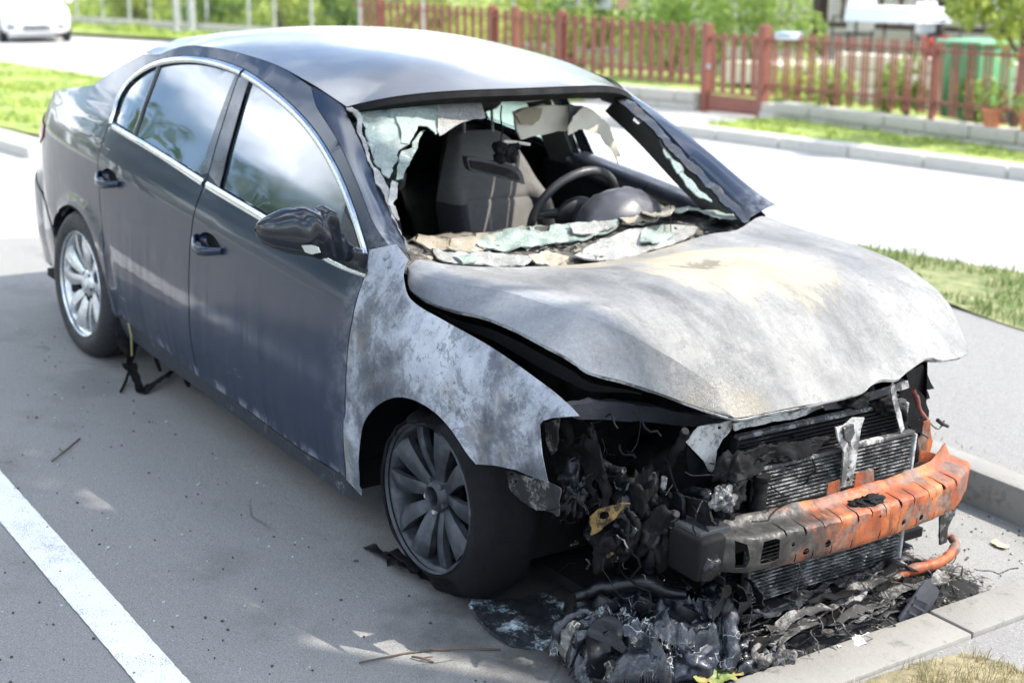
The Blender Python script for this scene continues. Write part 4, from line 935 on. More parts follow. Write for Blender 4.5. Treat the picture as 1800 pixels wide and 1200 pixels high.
for y, a in v2:
    x = BX(y)+float(np.interp(a, pa, pxx)); z = float(np.interp(a, pa, pzz))
    if y < -.48: x -= .02*sst(.48, .56, -y)
    z += .010*math.sin(y*5+1)*(1-a/AL)*.5+.006*fbm((y*2, a*5, 0), 4, 3, 1)*(1 if a < AFOLD*.5 else .25)
    if y > .42 and a < .03: z += .014*sst(.42, .5, y)
    x += .003*fbm((y, a, 2), 12, 3, 4)
    vs.append(Vector((x, y, z)))
fs = [t if (vs[t[1]]-vs[t[0]]).cross(vs[t[2]]-vs[t[0]]).dot(Vector((1, 0, .6))) > 0 else t[::-1] for t in f2]
beam = mk('bumper_beam', vs, fs, RUST, car, solid=.0025)
bm = bmesh.new(); box(bm, (.685, -.545, .30), (.715, .545, .41)); bm_obj('beam_backing', bm, CHAR, beam)
for y in (-.2, .22): sheet('beam_tab', [(1452, 875), (1455, 850), (1476, 842), (1478, 868)] if y < 0 else [(1500, 862), (1505, 832), (1536, 824), (1537, 850)], onx(.765), RUST, beam, 6, .003, 10, .003)
# chassis legs
bm = bmesh.new(); box(bm, (-.1, -.55, .305), (.775, -.435, .425), .006); bm_obj('chassis_leg', bm, plain('sooty blue grey steel', (.016, .018, .022), .5, .4, 8, .2), car, True)
bm = bmesh.new(); box(bm, (-.1, .45, .305), (.70, .55, .40), .006); bm_obj('chassis_leg', bm, RUST, car, True)
def lumpy(name, c, r, mat, parent, seed, amp=.45, sub=4, sc=1.7, ridge=.0, squash=None):
    """melted mass: warped, folded blob (sharp ridges where plastic wrinkled)"""
    bm = bmesh.new(); bmesh.ops.create_icosphere(bm, subdivisions=sub, radius=1)
    c = Vector(c)
    for v in bm.verts:
        q = v.co.copy(); w = q+Vector((fbm(q, .9, 2, seed+2), fbm(q, .9, 2, seed+13), fbm(q, .9, 2, seed+31)))*.55
        n = fbm(w, sc*.7, 2, seed); n2 = 1-min(1, abs(fbm((w.x, w.y, w.z*.5), sc*1.1, 2, seed+7))*2.2); n3 = 1-min(1, abs(fbm((w.x*.6, w.y, w.z), sc*2.6, 2, seed+17))*2.2)
        k = 1+amp*n+ridge*(.42*n2*n2+.20*n3*n3-.25); p = Vector((q.x*r[0]*k, q.y*r[1]*k, q.z*r[2]*k))+c
        if squash is not None and p.z < squash: p.z = squash+(p.z-squash)*.05
        v.co = p
    return bm_obj(name, bm, mat, parent, True, 180)
def hose(name, pts, r, mat, parent, seed=0, nz=.006, n=10):
    P = [Vector(p) for p in crs(pts, 7)]; rr = [(r if not isinstance(r, (list, tuple)) else float(np.interp(i/(len(P)-1), np.linspace(0, 1, len(r)), r)))*(1+.35*fbm(p, 25, 3, seed)) for i, p in enumerate(P)]
    P = [p+Vector((fbm(p, 14, 3, seed), fbm(p, 14, 3, seed+4), fbm(p, 14, 3, seed+8)))*nz for p in P]
    v, f = tube_data(P, rr, n); return mk(name, v, f, mat, parent, sharp=70)
# radiator pack
def radiator(name, x, y0, y1, z0, z1, step, fm, dark):
    r = bpy.data.objects.new(name, None); link(r, car); r.matrix_parent_inverse = pinv(car)
    bm = bmesh.new(); box(bm, (x-.03, y0, z0), (x-.012, y1, z1)); bm_obj('core', bm, CHAR, r)
    ds = []; z = z0+.004; rr = random.Random(int(x*100))
    while z < z1-.004:
        k = 9
        P = [Vector((x+.0012*fbm((y*3, z*9, 0), 3, 3, x), y, z+.0006*fbm((y*4, z*30, 1), 2, 2, 3))) for y in np.linspace(y0+.004, y1-.004, k)]
        for a, b in zip(P[:-1], P[1:]): ds.append(bar_data(a, b, .014, .0032, (0, 0, 1)))
        z += step
    v, f = merge(*ds); tag(mk('tubes', v, f, fm, r, smooth=False), kind='stuff')
    ds = []                               # zigzag fins between the tubes
    z = z0+.004
    while z < z1-step:
        y = y0+.006; vs = []; i = 0
        while y < y1-.006: vs.append(Vector((x-.004, y, z+(.002 if i % 2 else step-.002)))); vs.append(Vector((x-.014, y, z+(.002 if i % 2 else step-.002)))); y += .0055; i += 1
        ds.append((vs, [(2*j, 2*j+1, 2*j+3, 2*j+2) for j in range(len(vs)//2-1)])); z += step
    v, f = merge(*ds); tag(mk('fins', v, f, fm if not dark else CHAR, r, smooth=False), kind='stuff')
    bm = bmesh.new(); box(bm, (x-.016, y0-.012, z0), (x+.010, y0, z1), .003); bm_obj('end_tank', bm, CHAR if dark else SOOTM, r, True)
    bm = bmesh.new(); box(bm, (x-.016, y1, z0), (x+.010, y1+.010, z1), .003); bm_obj('end_tank', bm, ALUM, r, True)
    bm = bmesh.new(); box(bm, (x-.016, y0, z1-.002), (x+.006, y1, z1+.010), .002); bm_obj('top_tank', bm, SOOTM, r, True)
    return r
FINM = m_char('ash dusted fins', (.035, .035, .035), (.28, .28, .27), .5, 0., .47, 20.)
radiator('condenser', .70, -.27, .375, .12, .525, .0115, FINM, False)
radiator('radiator', .635, -.30, .40, .14, .600, .012, m_char('sooty fins', (.02, .02, .02), (.14, .14, .14), .6, 0., .52, 13.), True)
sheet('lock_carrier_bracket', [(1470, 752), (1484, 748), (1500, 734), (1520, 734), (1514, 752), (1509, 790), (1502, 830), (1498, 852), (1478, 853), (1482, 820), (1484, 796), (1474, 772)], onx(.735), ALUM, car, 5, .0015, 14, .006, sm=False, holes=[ell((1493, 778), 3, 7, 10), ell((1490, 842), 3.5, 4, 10), ell((1491, 822), 1.8, 2, 8)])
sheet('lock_carrier_bracket', [(1484, 752), (1500, 745), (1503, 760), (1494, 778), (1486, 772)], onx(.745), SOOTM, car, 5, .004, 14, .010)
sheet('headlamp_bracket', [(1207, 778), (1222, 758), (1233, 748), (1262, 744), (1290, 738), (1297, 742), (1284, 758), (1272, 772), (1262, 790), (1258, 812), (1254, 830), (1246, 828), (1238, 812), (1222, 794)], onx(.64), ALUM, car, 6, .003, 14, .004, sm=False, holes=[ell((1265, 751), 4, 3, 8), ell((1267, 767), 1.6, 1.8, 8), ell((1271, 757), 1.2, 1.2, 8), ell((1276, 760), 1.2, 1.2, 8)])
sheet('headlamp_bracket', [(1207, 785), (1222, 796), (1240, 815), (1256, 832), (1250, 862), (1242, 890), (1228, 900), (1214, 850)], onx(.62), SOOTM if False else CHARG, car, 6, .006, 10, .005)
sheet('crossmember', [(1290, 742), (1340, 734), (1400, 722), (1445, 709), (1448, 716), (1400, 734), (1340, 746), (1292, 756)], onx(.665), ALUM, car, 7, .004, 12, .005)
sheet('crossmember', [(1445, 709), (1500, 698), (1560, 680), (1596, 668), (1598, 680), (1560, 694), (1500, 712), (1450, 722)], onx(.655), SOOTM, car, 7, .004, 12, .005)
sheet('crossmember', [(1000, 712), (1080, 706), (1180, 722), (1240, 732), (1292, 738), (1288, 752), (1220, 748), (1130, 742), (1060, 738), (1010, 732)], onx(.50), m_char('blue black tube', (.016, .018, .024), (.10, .11, .13), .5, .1, .6), car, 8, .006, 8, .03)
sheet('radiator_strap', [(1568, 670), (1573, 676), (1578, 700), (1590, 752), (1584, 760), (1576, 730), (1566, 690)], onx(.70), ALUM, car, 5, .003, 10, .003)
# soot-black engine bay
bm = bmesh.new(); box(bm, (-.30, -.62, .12), (-.28, .66, .86)); bm_obj('firewall', bm, CHAR, car)
sheet('inner_wing', [(730, 560), (860, 620), (960, 690), (1030, 745), (1010, 860), (930, 905), (850, 860), (780, 700)], ony(-.60), CHAR, car, 14, .02, 6, .004, 2)
patch('inner_wing', [(-.55, .35), (-.5, .72), (.0, .80), (.3, .82), (.3, .4), (0, .6)], CHAR, car, -.16, .06, side=1)
for i, (c, r) in enumerate((((.18, -.10, .48), (.22, .30, .22)), ((.30, .25, .45), (.18, .20, .20)), ((.05, .2, .62), (.2, .3, .12)), ((.38, -.30, .36), (.14, .14, .16)), ((.0, -.42, .55), (.14, .13, .20)), ((.45, .40, .48), (.10, .12, .14)))):
    lumpy('engine_remains', c, r, CHAR, car, i*2.3, .5, 4, 1.5, .3)
bm = bmesh.new(); box(bm, (-.3, -.62, .10), (.60, .62, .13)); bm_obj('undertray', bm, CHAR, car)
v, f = tube_data([(.03, -.50, .40), (.0, -.47, .84)], [.075, .07], 20); mk('strut_tower', v, f, CHAR, car, sharp=50)
# headlamp opening on the near side
SM2 = m_char('scorched grey liner', (.022, .022, .022), (.20, .195, .18), .7, 0., .50, 14.)
sheet('arch_liner', [(872, 822), (905, 829), (945, 842), (966, 850), (984, 858), (985, 885), (984, 908), (962, 896), (930, 890), (908, 872), (884, 842)], ony(-.81), SM2, car, 5, .008, 14, .004, 3, holes=[ell((897, 832), 3, 2.5, 8), ell((906, 847), 4, 4, 8)])
sheet('headlamp_mount', [(957, 742), (972, 738), (984, 737), (983, 770), (975, 792), (968, 800), (962, 780)], ony(-.76), SM2, car, 5, .006, 12, .005, 4)
sheet('headlamp_mount', [(968, 800), (985, 770), (1000, 790), (1030, 770), (1050, 800), (1062, 830), (1044, 850), (1050, 880), (1026, 905), (1004, 880), (990, 850)], ony(-.70), CHAR, car, 7, .03, 14, .006, 5)
sheet('headlamp_mount', [(1030, 850), (1060, 822), (1090, 840), (1105, 866), (1098, 890), (1104, 930), (1088, 960), (1056, 975), (1034, 950), (1024, 900)], ony(-.66), CHARG, car, 7, .035, 13, .006, 6)
sheet('torn_plastic', [(1036, 912), (1048, 896), (1068, 890), (1102, 884), (1104, 888), (1088, 902), (1072, 918), (1052, 934), (1036, 940), (1040, 926)], ony(-.71), YEL, car, 5, .006, 14, .004, 7, holes=[ell((1062, 905), 9, 7, 10)])
sheet('torn_plastic', [(1062, 975), (1072, 968), (1080, 972), (1070, 982)], ony(-.69), YEL, car, 4, .004, 14, .004, 8)
for i, (q, y, r) in enumerate((((1130, 880), -.58, (.05, .04, .08)), ((1100, 930), -.62, (.05, .05, .07)), ((1155, 930), -.56, (.06, .05, .08)), ((1070, 955), -.66, (.05, .045, .06)), ((1010, 870), -.72, (.04, .04, .07)))):
    lumpy('melted_wiring', aty(q, y), r, CHARG if i % 3 == 1 else CHAR, car, i*1.9+3, .7, 4, 1.9, .5)
for i, (pts, y, r, m) in enumerate((([(985, 740), (1005, 780), (1030, 815), (1060, 850), (1070, 900)], -.68, .014, CHAR), ([(1035, 750), (1050, 790), (1068, 815), (1100, 830)], -.62, .010, SM2), ([(1060, 820), (1095, 835), (1110, 848)], -.60, .012, SM2), ([(1100, 845), (1150, 862), (1180, 872)], -.55, .008, CHARG), ([(1150, 860), (1170, 820), (1195, 780), (1210, 755)], -.50, .012, CHAR), ([(1120, 860), (1140, 900), (1150, 960), (1140, 1000)], -.58, .016, CHARG), ([(1200, 870), (1225, 868), (1245, 875), (1252, 905)], -.47, .015, CHARG), ([(1080, 870), (1110, 900), (1115, 950), (1095, 990)], -.63, .012, CHAR))):
    hose('burnt_hose', [aty(q, y) for q in pts], r, m, car, i*2.7, .016)
v, f = tube_data([aty((1122, 832), -.55), aty((1124, 848), -.55)], [.012, .010], 8); mk('bolt', v, f, PLAST, car, smooth=False)
v, f = tube_data([aty((1165, 858), -.53), aty((1168, 838), -.53)], .009, 6); mk('bolt', v, f, ALUM, car, smooth=False)
sheet('tow_bracket', [(1165, 884), (1176, 868), (1188, 866), (1198, 876), (1200, 905), (1194, 930), (1186, 958), (1178, 950), (1170, 915)], ony(-.53), CHARG, car, 5, .006, 10, .012, 3)
v, f = tube_data([aty((1183, 901), -.545), aty((1190, 903), -.56)], [.010, .009], 6); mk('bolt', v, f, SOOTM, car, smooth=False)
sheet('melted_cover', [(1198, 868), (1215, 874), (1235, 880), (1250, 898), (1260, 918), (1232, 922), (1210, 912), (1200, 895)], ony(-.50), CHAR, car, 5, .014, 14, .006, 5)
# melted hoses and plastic on the radiator
for i, (q, x, r) in enumerate((((1290, 830), .70, (.03, .05, .05)), ((1285, 868), .71, (.03, .04, .05)), ((1275, 895), .72, (.03, .035, .045)), ((1345, 800), .69, (.02, .06, .03)), ((1400, 790), .70, (.015, .07, .022)), ((1432, 778), .70, (.012, .05, .018)), ((1500, 700), .66, (.03, .06, .025)), ((1560, 712), .65, (.03, .05, .03)), ((1380, 800), .705, (.014, .04, .018)))):
    lumpy('melted_hose', atx(q, x), r, CHAR, car, i*3.3+1, .6, 4, 1.8, .4)
sheet('melted_duct', [(1300, 806), (1340, 790), (1400, 782), (1444, 772), (1434, 790), (1408, 806), (1370, 808), (1345, 826), (1330, 840), (1310, 836)], onx(.715), CHAR, car, 6, .016, 12, .008, 4)
hose('radiator_pipe', [atx(q, .715) for q in ((1340, 835), (1334, 870), (1326, 912))], .022, CHAR, car, 3)
hose('radiator_pipe', [atx(q, .66) for q in ((1560, 712), (1582, 715), (1590, 735), (1584, 752))], .012, CHAR, car, 4)
lumpy('fog_lamp_remains', atx((1272, 878), .745), (.03, .038, .036), m_char('silvered lamp remains', (.04, .04, .045), (.35, .34, .30), .35, .2, .5), car, 8, .5, 4, 2, .3)
# near end of the beam
bm = bmesh.new(); box(bm, (.68, -.575, .295), (.80, -.47, .412), .012)
for v in bm.verts: q = v.co.copy(); v.co = q+Vector((fbm(q, 14, 3, 2), fbm(q, 14, 3, 5), fbm(q, 14, 3, 8)))*.010
bm_obj('beam_end', bm, CHAR, car, True, 50)
lumpy('beam_end', (.775, -.52, .33), (.035, .045, .05), CHARG, car, 5, .3, 4, 1.6, .5)
for i, (pts, w) in enumerate((([(1265, 1010), (1275, 1040), (1262, 1080)], [.05, .03, .02]), ([(1290, 1020), (1310, 1050), (1300, 1085)], [.04, .05, .02]), ([(1320, 1020), (1335, 1045), (1345, 1060)], [.03, .03, .02]))):
    strip('dripped_plastic', [atx(q, .79) for q in pts], w, CHARG, car, i*3, .014)
# far side: stays, wire and lower tube
sheet('wing_stub', [(1592, 652), (1610, 646), (1622, 640), (1632, 660), (1643, 683), (1630, 684), (1634, 700), (1622, 704), (1600, 690)], onx(.47), CHAR, car, 6, .004, 8, .003, 2)
sheet('wing_stub', [(1578, 660), (1604, 672), (1624, 698), (1632, 720), (1628, 750), (1612, 762), (1596, 745), (1584, 705)], onx(.50), CHAR, car, 6, .006, 8, .003, 3)
sheet('far_stay', [(1626, 742), (1636, 738), (1638, 760), (1641, 775), (1634, 800), (1616, 796), (1614, 776), (1622, 764)], onx(.58), RUST, car, 5, .004, 8, .005, 4)
sheet('far_stay', [(1612, 788), (1640, 796), (1668, 808), (1690, 818), (1680, 828), (1650, 822), (1612, 808)], onx(.68), RUST, car, 6, .004, 8, .012, 5)
lumpy('far_wiring', atx((1590, 800), .66), (.03, .035, .09), CHAR, car, 9, .6, 4, 2, .5)
hose('copper_wire', [atx(q, .56) for q in ((1604, 684), (1612, 700), (1618, 722), (1630, 738))], .007, plain('scorched red wire', (.16, .05, .04), .6), car, 2, .002)
hose('copper_wire', [atx(q, .56) for q in ((1630, 738), (1640, 748), (1650, 753), (1656, 746), (1660, 738))], .003, plain('green grey wire', (.10, .11, .07), .6), car, 3, .001)
v, f = merge(tube_data([atx((1648, 738), .56), atx((1658, 746), .56)], .007, 6), tube_data([atx((1655, 744), .56), atx((1666, 749), .56)], .006, 6)); mk('wire_plug', v, f, SM2, car, smooth=False)
LT = [(1528, 1024), (1560, 1015), (1600, 1002), (1640, 992), (1666, 978), (1680, 958), (1672, 944), (1660, 940)]
zz_ = [.085, .09, .095, .10, .105, .115, .125, .13]
hose('lower_crash_tube', [atz(q, z) for q, z in zip(LT, zz_)], [.012, .017, .018, .018, .017, .016, .014, .013], RUST, car, 2, .001, 12)
sheet('lower_stay', [(1654, 908), (1664, 900), (1682, 885), (1680, 905), (1668, 928), (1664, 952), (1652, 958), (1654, 930)], onx(.72), SM2, car, 5, .004, 8, .006, 4)

# thin burnt wires and plastic strings through the nose
def strings(name, n, cen, spread, par, seed, l=(.05, .2), r=(.0012, .0035), mat=CHAR, zmin=None):
    rr = random.Random(seed); ds = []
    for i in range(n):
        p = Vector((rr.gauss(cen[0], spread[0]), rr.gauss(cen[1], spread[1]), rr.gauss(cen[2], spread[2]))); d = Vector((rr.gauss(0, 1), rr.gauss(0, 1), rr.gauss(-.5, .8))).normalized(); P = [p]; st = rr.uniform(*l)/6
        for k in range(6):
            d = (d+Vector((rr.gauss(0, .5), rr.gauss(0, .5), rr.gauss(-.12, .4)))).normalized(); q = P[-1]+d*st
            if zmin is not None and q.z < zmin(q.x, q.y): q.z = zmin(q.x, q.y)+.002; d.z = abs(d.z)*.3
            P.append(q)
        ds.append(tube_data(P, rr.uniform(*r), 5))
    v, f = merge(*ds); return tag(mk(name, v, f, mat, par, sharp=60), kind='stuff')
strings('burnt_wires', 45, (.50, -.60, .42), (.10, .08, .12), car, 3)
strings('burnt_wires', 30, (.66, -.30, .48), (.05, .08, .08), car, 4)
strings('burnt_wires', 8, (.60, .44, .50), (.03, .03, .05), car, 5, (.03, .08))
lumpy('melted_clump', (BX(.06)-.045, .06, .415), (.022, .05, .012), CHAR, beam, 6, .6, 4, 2.2, .7)
lumpy('melted_clump', (BX(.02)-.05, .015, .414), (.018, .03, .009), CHAR, beam, 9, .6, 4, 2.2, .7)
strings('ash_strings', 40, (.50, -.62, .40), (.10, .07, .12), car, 6, (.03, .1), (.001, .003), SM2)

# ================================================================== ground, road, kerbs
def m_asphalt(name, base, light, soot=False):
    m = NT(name); big = m.noise(.6, 5, .6); mid = m.noise(5, 6, .65); ag = m.noise(150, 3, .8); ag2 = m.noise(420, 2, .7)
    c = m.mix(m.math('ADD', m.math('MULTIPLY', big, .6), m.math('MULTIPLY', mid, .4)), base, light)
    c = m.mix(m.rng(m.noise(48, 4, .75), .54, .68, 0, .35), c, tuple(x*.5 for x in base)); c = m.mix(m.rng(ag, .58, .68, 0, .7), c, tuple(min(1, x*1.9) for x in light)); c = m.mix(m.rng(m.noise(190, 3, .75), .46, .36, 0, .75), c, tuple(x*.28 for x in base))
    vd = m.vor(.55, 'DISTANCE_TO_EDGE', m.warp(.5, 1.6)); ck = m.math('MULTIPLY', m.rng(vd, 0, .006, 1, 0), m.rng(m.noise(.8, 3), .5, .6)); c = m.mix(m.math('MULTIPLY', ck, .7), c, tuple(x*.3 for x in base))
    if soot:
        x, y, z = m.xyz(); st = m.rng(m.noise(1.7, 5, .62, m.mapv(loc=(2, 5, 0))), .52, .66); c = m.mix(m.math('MULTIPLY', st, .28), c, tuple(t*.45 for t in base))
        d = m.math('ADD', m.math('POWER', m.math('DIVIDE', m.math('SUBTRACT', x, .35), .75), 2), m.math('POWER', m.math('DIVIDE', m.math('ADD', y, .2), 1.0), 2))
        s2 = m.rng(m.math('ADD', d, m.math('MULTIPLY', m.noise(6, 6, .7), 1.3)), 1.7, .9); c = m.mix(m.math('MULTIPLY', s2, .8), c, (.035, .034, .033))
        sp = m.rng(m.noise(26, 5, .7), .70, .73); c = m.mix(m.math('MULTIPLY', sp, .7), c, (.03, .03, .028))
    m.set(col=c, rough=m.rng(mid, .3, .7, .75, .95), spec=.3, normal=m.bump(m.math('ADD', ag, m.math('MULTIPLY', ag2, .6)), .5, .004, m.bump(mid, .15, .03))); return m.m
ASPH = m_asphalt('grey bay asphalt', (.175, .172, .163), (.27, .265, .252), True)
ROADM = m_asphalt('sun bleached road', (.36, .355, .345), (.44, .43, .415))
ISLM = m_asphalt('pale island asphalt', (.17, .168, .163), (.235, .23, .222))
def m_conc(name, a, b):
    m = NT(name); f = m.noise(4, 6, .65); g = m.noise(70, 5, .7)
    c = m.mix(f, a, b); c = m.mix(m.rng(m.noise(13, 6, .7), .56, .68, 0, .5), c, tuple(x*.55 for x in a)); c = m.mix(m.rng(g, .62, .72, 0, .4), c, tuple(x*.5 for x in a))
    m.set(col=c, rough=.9, spec=.3, normal=m.bump(m.math('ADD', f, g), .5, .006)); return m.m
CONC = m_conc('weathered kerb concrete', (.17, .165, .15), (.27, .26, .24)); WALLM = m_conc('grey garden wall', (.34, .325, .28), (.47, .445, .39))
def m_soil(name, cols, sc):
    m = NT(name); m.set(col=m.ramp(m.noise(sc, 7, .7), cols), rough=.95, normal=m.bump(m.noise(sc*6, 5), .5, .02)); return m.m
LAWN = m_soil('lawn turf', [(.35, (.09, .13, .025)), (.5, (.19, .25, .05)), (.65, (.34, .38, .11))], 3.)
DRYT = m_soil('dry turf soil', [(.35, (.07, .10, .03)), (.5, (.14, .16, .06)), (.68, (.26, .24, .13))], 9.)
def disc(r0, r1, nr, na, dz):
    vs = []; fs = []; cx, cy = CP.x-1.5, CP.y+2
    for i in range(nr+1):
        r = r0+(r1-r0)*(i/nr)**2.2
        for k in range(na):
            a = 2*math.pi*k/na; x, y = cx+r*math.cos(a), cy+r*math.sin(a); vs.append(Vector((x, y, terr(x, y)+dz)))
    for i in range(nr):
        for k in range(na): k2 = (k+1) % na; fs.append((i*na+k, (i+1)*na+k, (i+1)*na+k2, i*na+k2))
    return vs, fs
v, f = disc(0.0, 700, 40, 72, -.12); tag(mk('ground', v, f, LAWN), kind='structure')
v, f = disc(0.0, 75, 90, 120, -.006); tag(mk('road', v, f, ROADM), kind='structure')
def drape(name, poly, mat, dz, res, kind='structure'):
    v, f = cdt(poly, res); vs = [Vector((x, y, terr(x, y)+dz)) for x, y in v]
    f = [t if (vs[t[1]]-vs[t[0]]).cross(vs[t[2]]-vs[t[0]]).z > 0 else t[::-1] for t in f]
    return tag(mk(name, vs, f, mat), kind=kind)
bay = drape('parking_bay', [(-32, -26), (14, -26), (14, 1.9), (-3.5, 1.9), (-4.9, 1.5), (-5.4, -1.2), (-8, -1.0), (-32, 3)], ASPH, .0, .6)  # dark asphalt carried on out of view so the car side reflects darker ground
m = NT('worn white road paint'); ag = m.noise(150, 3, .8); m.set(col=m.mix(m.rng(m.math('ADD', m.math('MULTIPLY', m.noise(9, 6, .7), .35), m.math('MULTIPLY', m.noise(210, 3, .7), .65)), .545, .60), m.mix(m.noise(4, 5), (.62, .62, .60), (.78, .78, .76)), (.2, .2, .195)), rough=.8, normal=m.bump(ag, .4, .004))
y1 = atz((150, 1000)).y; y2 = atz((100, 1050)).y
def line_y(q1, q2, x): a_, b_ = atz(q1), atz(q2); return a_.y+(b_.y-a_.y)*(x-a_.x)/(b_.x-a_.x)
e1, e2 = ((0, 828), (334, 1200)), ((0, 918), (238, 1200))
for dy in (0, -2.6):
    rows = []
    for x_ in np.arange(-4.6, 2.2, .025):
        ya, yb = line_y(*e1, x_)+dy, line_y(*e2, x_)+dy; ya += .0022*fbm((x_, 0, 0), 55, 4, 1); yb += .0022*fbm((x_, 5, 0), 55, 4, 2); rows.append([Vector((x_, ya+(yb-ya)*t, .004)) for t in (0, .33, .66, 1)])
    v, f = loft(rows); tag(mk('parking_line', v, f, m.m), kind='structure')
def stone(bm_c, a, b, w, z0, z1, mat, parent, bev=.014, seed=0):
    """one kerb block between two points (plan), w wide to the left of a->b"""
    d = Vector((b[0]-a[0], b[1]-a[1], 0)); l = d.length; d.normalize(); n = Vector((-d.y, d.x, 0)); bm = bmesh.new()
    box(bm, (0.0025, 0, z0), (l-.0025, w, z1), bev)
    for v in bm.verts: q = v.co.copy(); v.co = Vector((a[0], a[1], 0))+d*q.x+n*q.y+Vector((0, 0, q.z+.003*fbm((q.x+seed, q.y, seed), 5, 3, seed)))
    return bm_obj('kerb_stone', bm, mat, parent, True, 40)
# raised kerb and island beyond the bay
kerb = tag(link(bpy.data.objects.new('kerb', None)), kind='structure'); kerb.location = (0, 1.2, 0)
KY = 1.20
for i in range(7): stone(None, (-3.4+i*1.0+.28, KY), (-2.4+i*1.0+.28, KY), .14, -.08, .135, CONC, kerb, .018, i)
isl = [(-3.12, KY+.14), (3.9, KY+.14), (4.2, 7.2), (1.0, 5.6), (-.5, 4.55), (-1.55, 4.1), (-2.5, 3.72), (-3.3, 3.2), (-3.5, 2.2)]
ISO = .125
tag(mk('island', *(lambda vf: ([(x, y, ISO+.008*fbm((x, y, 0), 1.2, 3, 1)) for x, y in vf[0]], vf[1]))(cdt(isl, .25)), ISLM, solid=.2), kind='structure')
gp_ = [(-2.75, 3.60), (-2.35, 3.42), (-1.75, 3.20), (-1.187, 3.05), (-.787, 3.02), (0, 3.05), (1.2, 3.3), (3.8, 3.8), (4.1, 7.0), (1.0, 5.5), (-.5, 4.45), (-1.55, 4.02), (-2.4, 3.68)]
tag(mk('island_turf', *(lambda vf: ([(x, y, ISO+.012+.012*fbm((x, y, 0), 4, 3, 2)) for x, y in vf[0]], vf[1]))(cdt(gp_, .12)), DRYT), kind='structure')
# flush kerb at the nose of the car and the strip in front
fk = tag(link(bpy.data.objects.new('flush_kerb', None)), kind='structure'); fk.location = (.95, 0, 0)
for i, (a, b) in enumerate(((-2.3, -1.4), (-1.4, -.5), (-.5, .335), (.335, 1.19), (1.19, 2.0))): stone(None, (1.035, a), (1.035, b), .165, -.06, .022+.003*(i % 2), CONC, fk, .008, i+20)
drape('front_strip', [(1.038, -2.4), (2.3, -2.4), (2.3, 1.19), (1.038, 1.19)], ISLM, .010, .2)
tag(mk('front_turf', *(lambda vf: ([(x, y, .016+.006*fbm((x, y, 0), 9, 3, 2)) for x, y in vf[0]], vf[1]))(cdt([(1.06, -.25), (1.06, .05), (1.09, .22), (1.2, .28), (1.5, .25), (2.0, .4), (2.0, -.8), (1.3, -.6)], .05)), m_soil('straw turf soil', [(.35, (.10, .09, .05)), (.5, (.18, .155, .09)), (.68, (.28, .24, .15))], 9.)), kind='structure')
# grass blades
def m_grass(name, cols):
    m = NT(name); m.set(col=m.ramp(m.noise(5, 6, .75), cols), rough=.6, spec=.3, sss=0); return m.m
GRB = m_grass('dry green blades', [(.32, (.08, .14, .03)), (.5, (.16, .23, .06)), (.62, (.28, .30, .12)), (.74, (.42, .37, .2))])
GRS = m_grass('straw blades', [(.32, (.14, .13, .05)), (.48, (.32, .27, .13)), (.68, (.5, .42, .25))])
GRG = m_grass('bright green blades', [(.34, (.14, .22, .04)), (.5, (.27, .35, .065)), (.66, (.46, .50, .14))])
def blades(name, poly, n, zf, h, mat, label, seed, wd=.0035, clump=2.2, M=None):
    rr = np.random.default_rng(seed); P = np.array(poly); lo, hi = P.min(0), P.max(0); V = []; Fc = []
    pts = rr.uniform(lo, hi, (n*4, 2)); pts = pts[inpolyv(pts, poly)]
    for x, y in pts[:n*3]:
        if fbm((x, y, 0), clump, 3, seed)+rr.uniform(-.25, .25) < -.05: continue
        z = zf(x, y); a = rr.uniform(0, 6.28); hh = h*rr.uniform(.4, 1.2)*(1+.6*fbm((x, y, 3), clump*2, 2, seed)); le = rr.uniform(.1, .8)*hh; b = rr.uniform(0, 6.28)
        dx, dy = math.cos(a)*wd, math.sin(a)*wd; lx, ly = math.cos(b)*le, math.sin(b)*le
        o = len(V); V += [(x-dx, y-dy, z), (x+dx, y+dy, z), (x+dx*.7+lx*.4, y+dy*.7+ly*.4, z+hh*.6), (x-dx*.7+lx*.4, y-dy*.7+ly*.4, z+hh*.6), (x+lx, y+ly, z+hh)]
        Fc += [(o, o+1, o+2, o+3), (o+3, o+2, o+4)]
        if len(V) > n*5: break
    if M is not None: V = [M @ Vector(v) for v in V]
    return tag(mk(name, V, Fc, mat, smooth=False), label, 'grass', kind='stuff')
blades('grass', gp_, 14000, lambda x, y: ISO+.008, .06, GRB, 'patchy dry green grass on the island beyond the hood', 3, .003)
blades('grass', [(1.06, -.25), (1.06, .05), (1.09, .22), (1.2, .28), (1.5, .25), (1.7, .3), (1.7, -.6), (1.3, -.5)], 3500, lambda x, y: .014, .035, GRS, 'straw coloured dry grass in front of the flush kerb', 5, .0012, 6)
blades('grass', [(-3.1, 1.36), (3.5, 1.36), (3.5, 1.40), (-3.1, 1.40)], 300, lambda x, y: ISO, .02, GRS, 'thin dry grass along the back of the raised kerb', 8, .0015, 9)
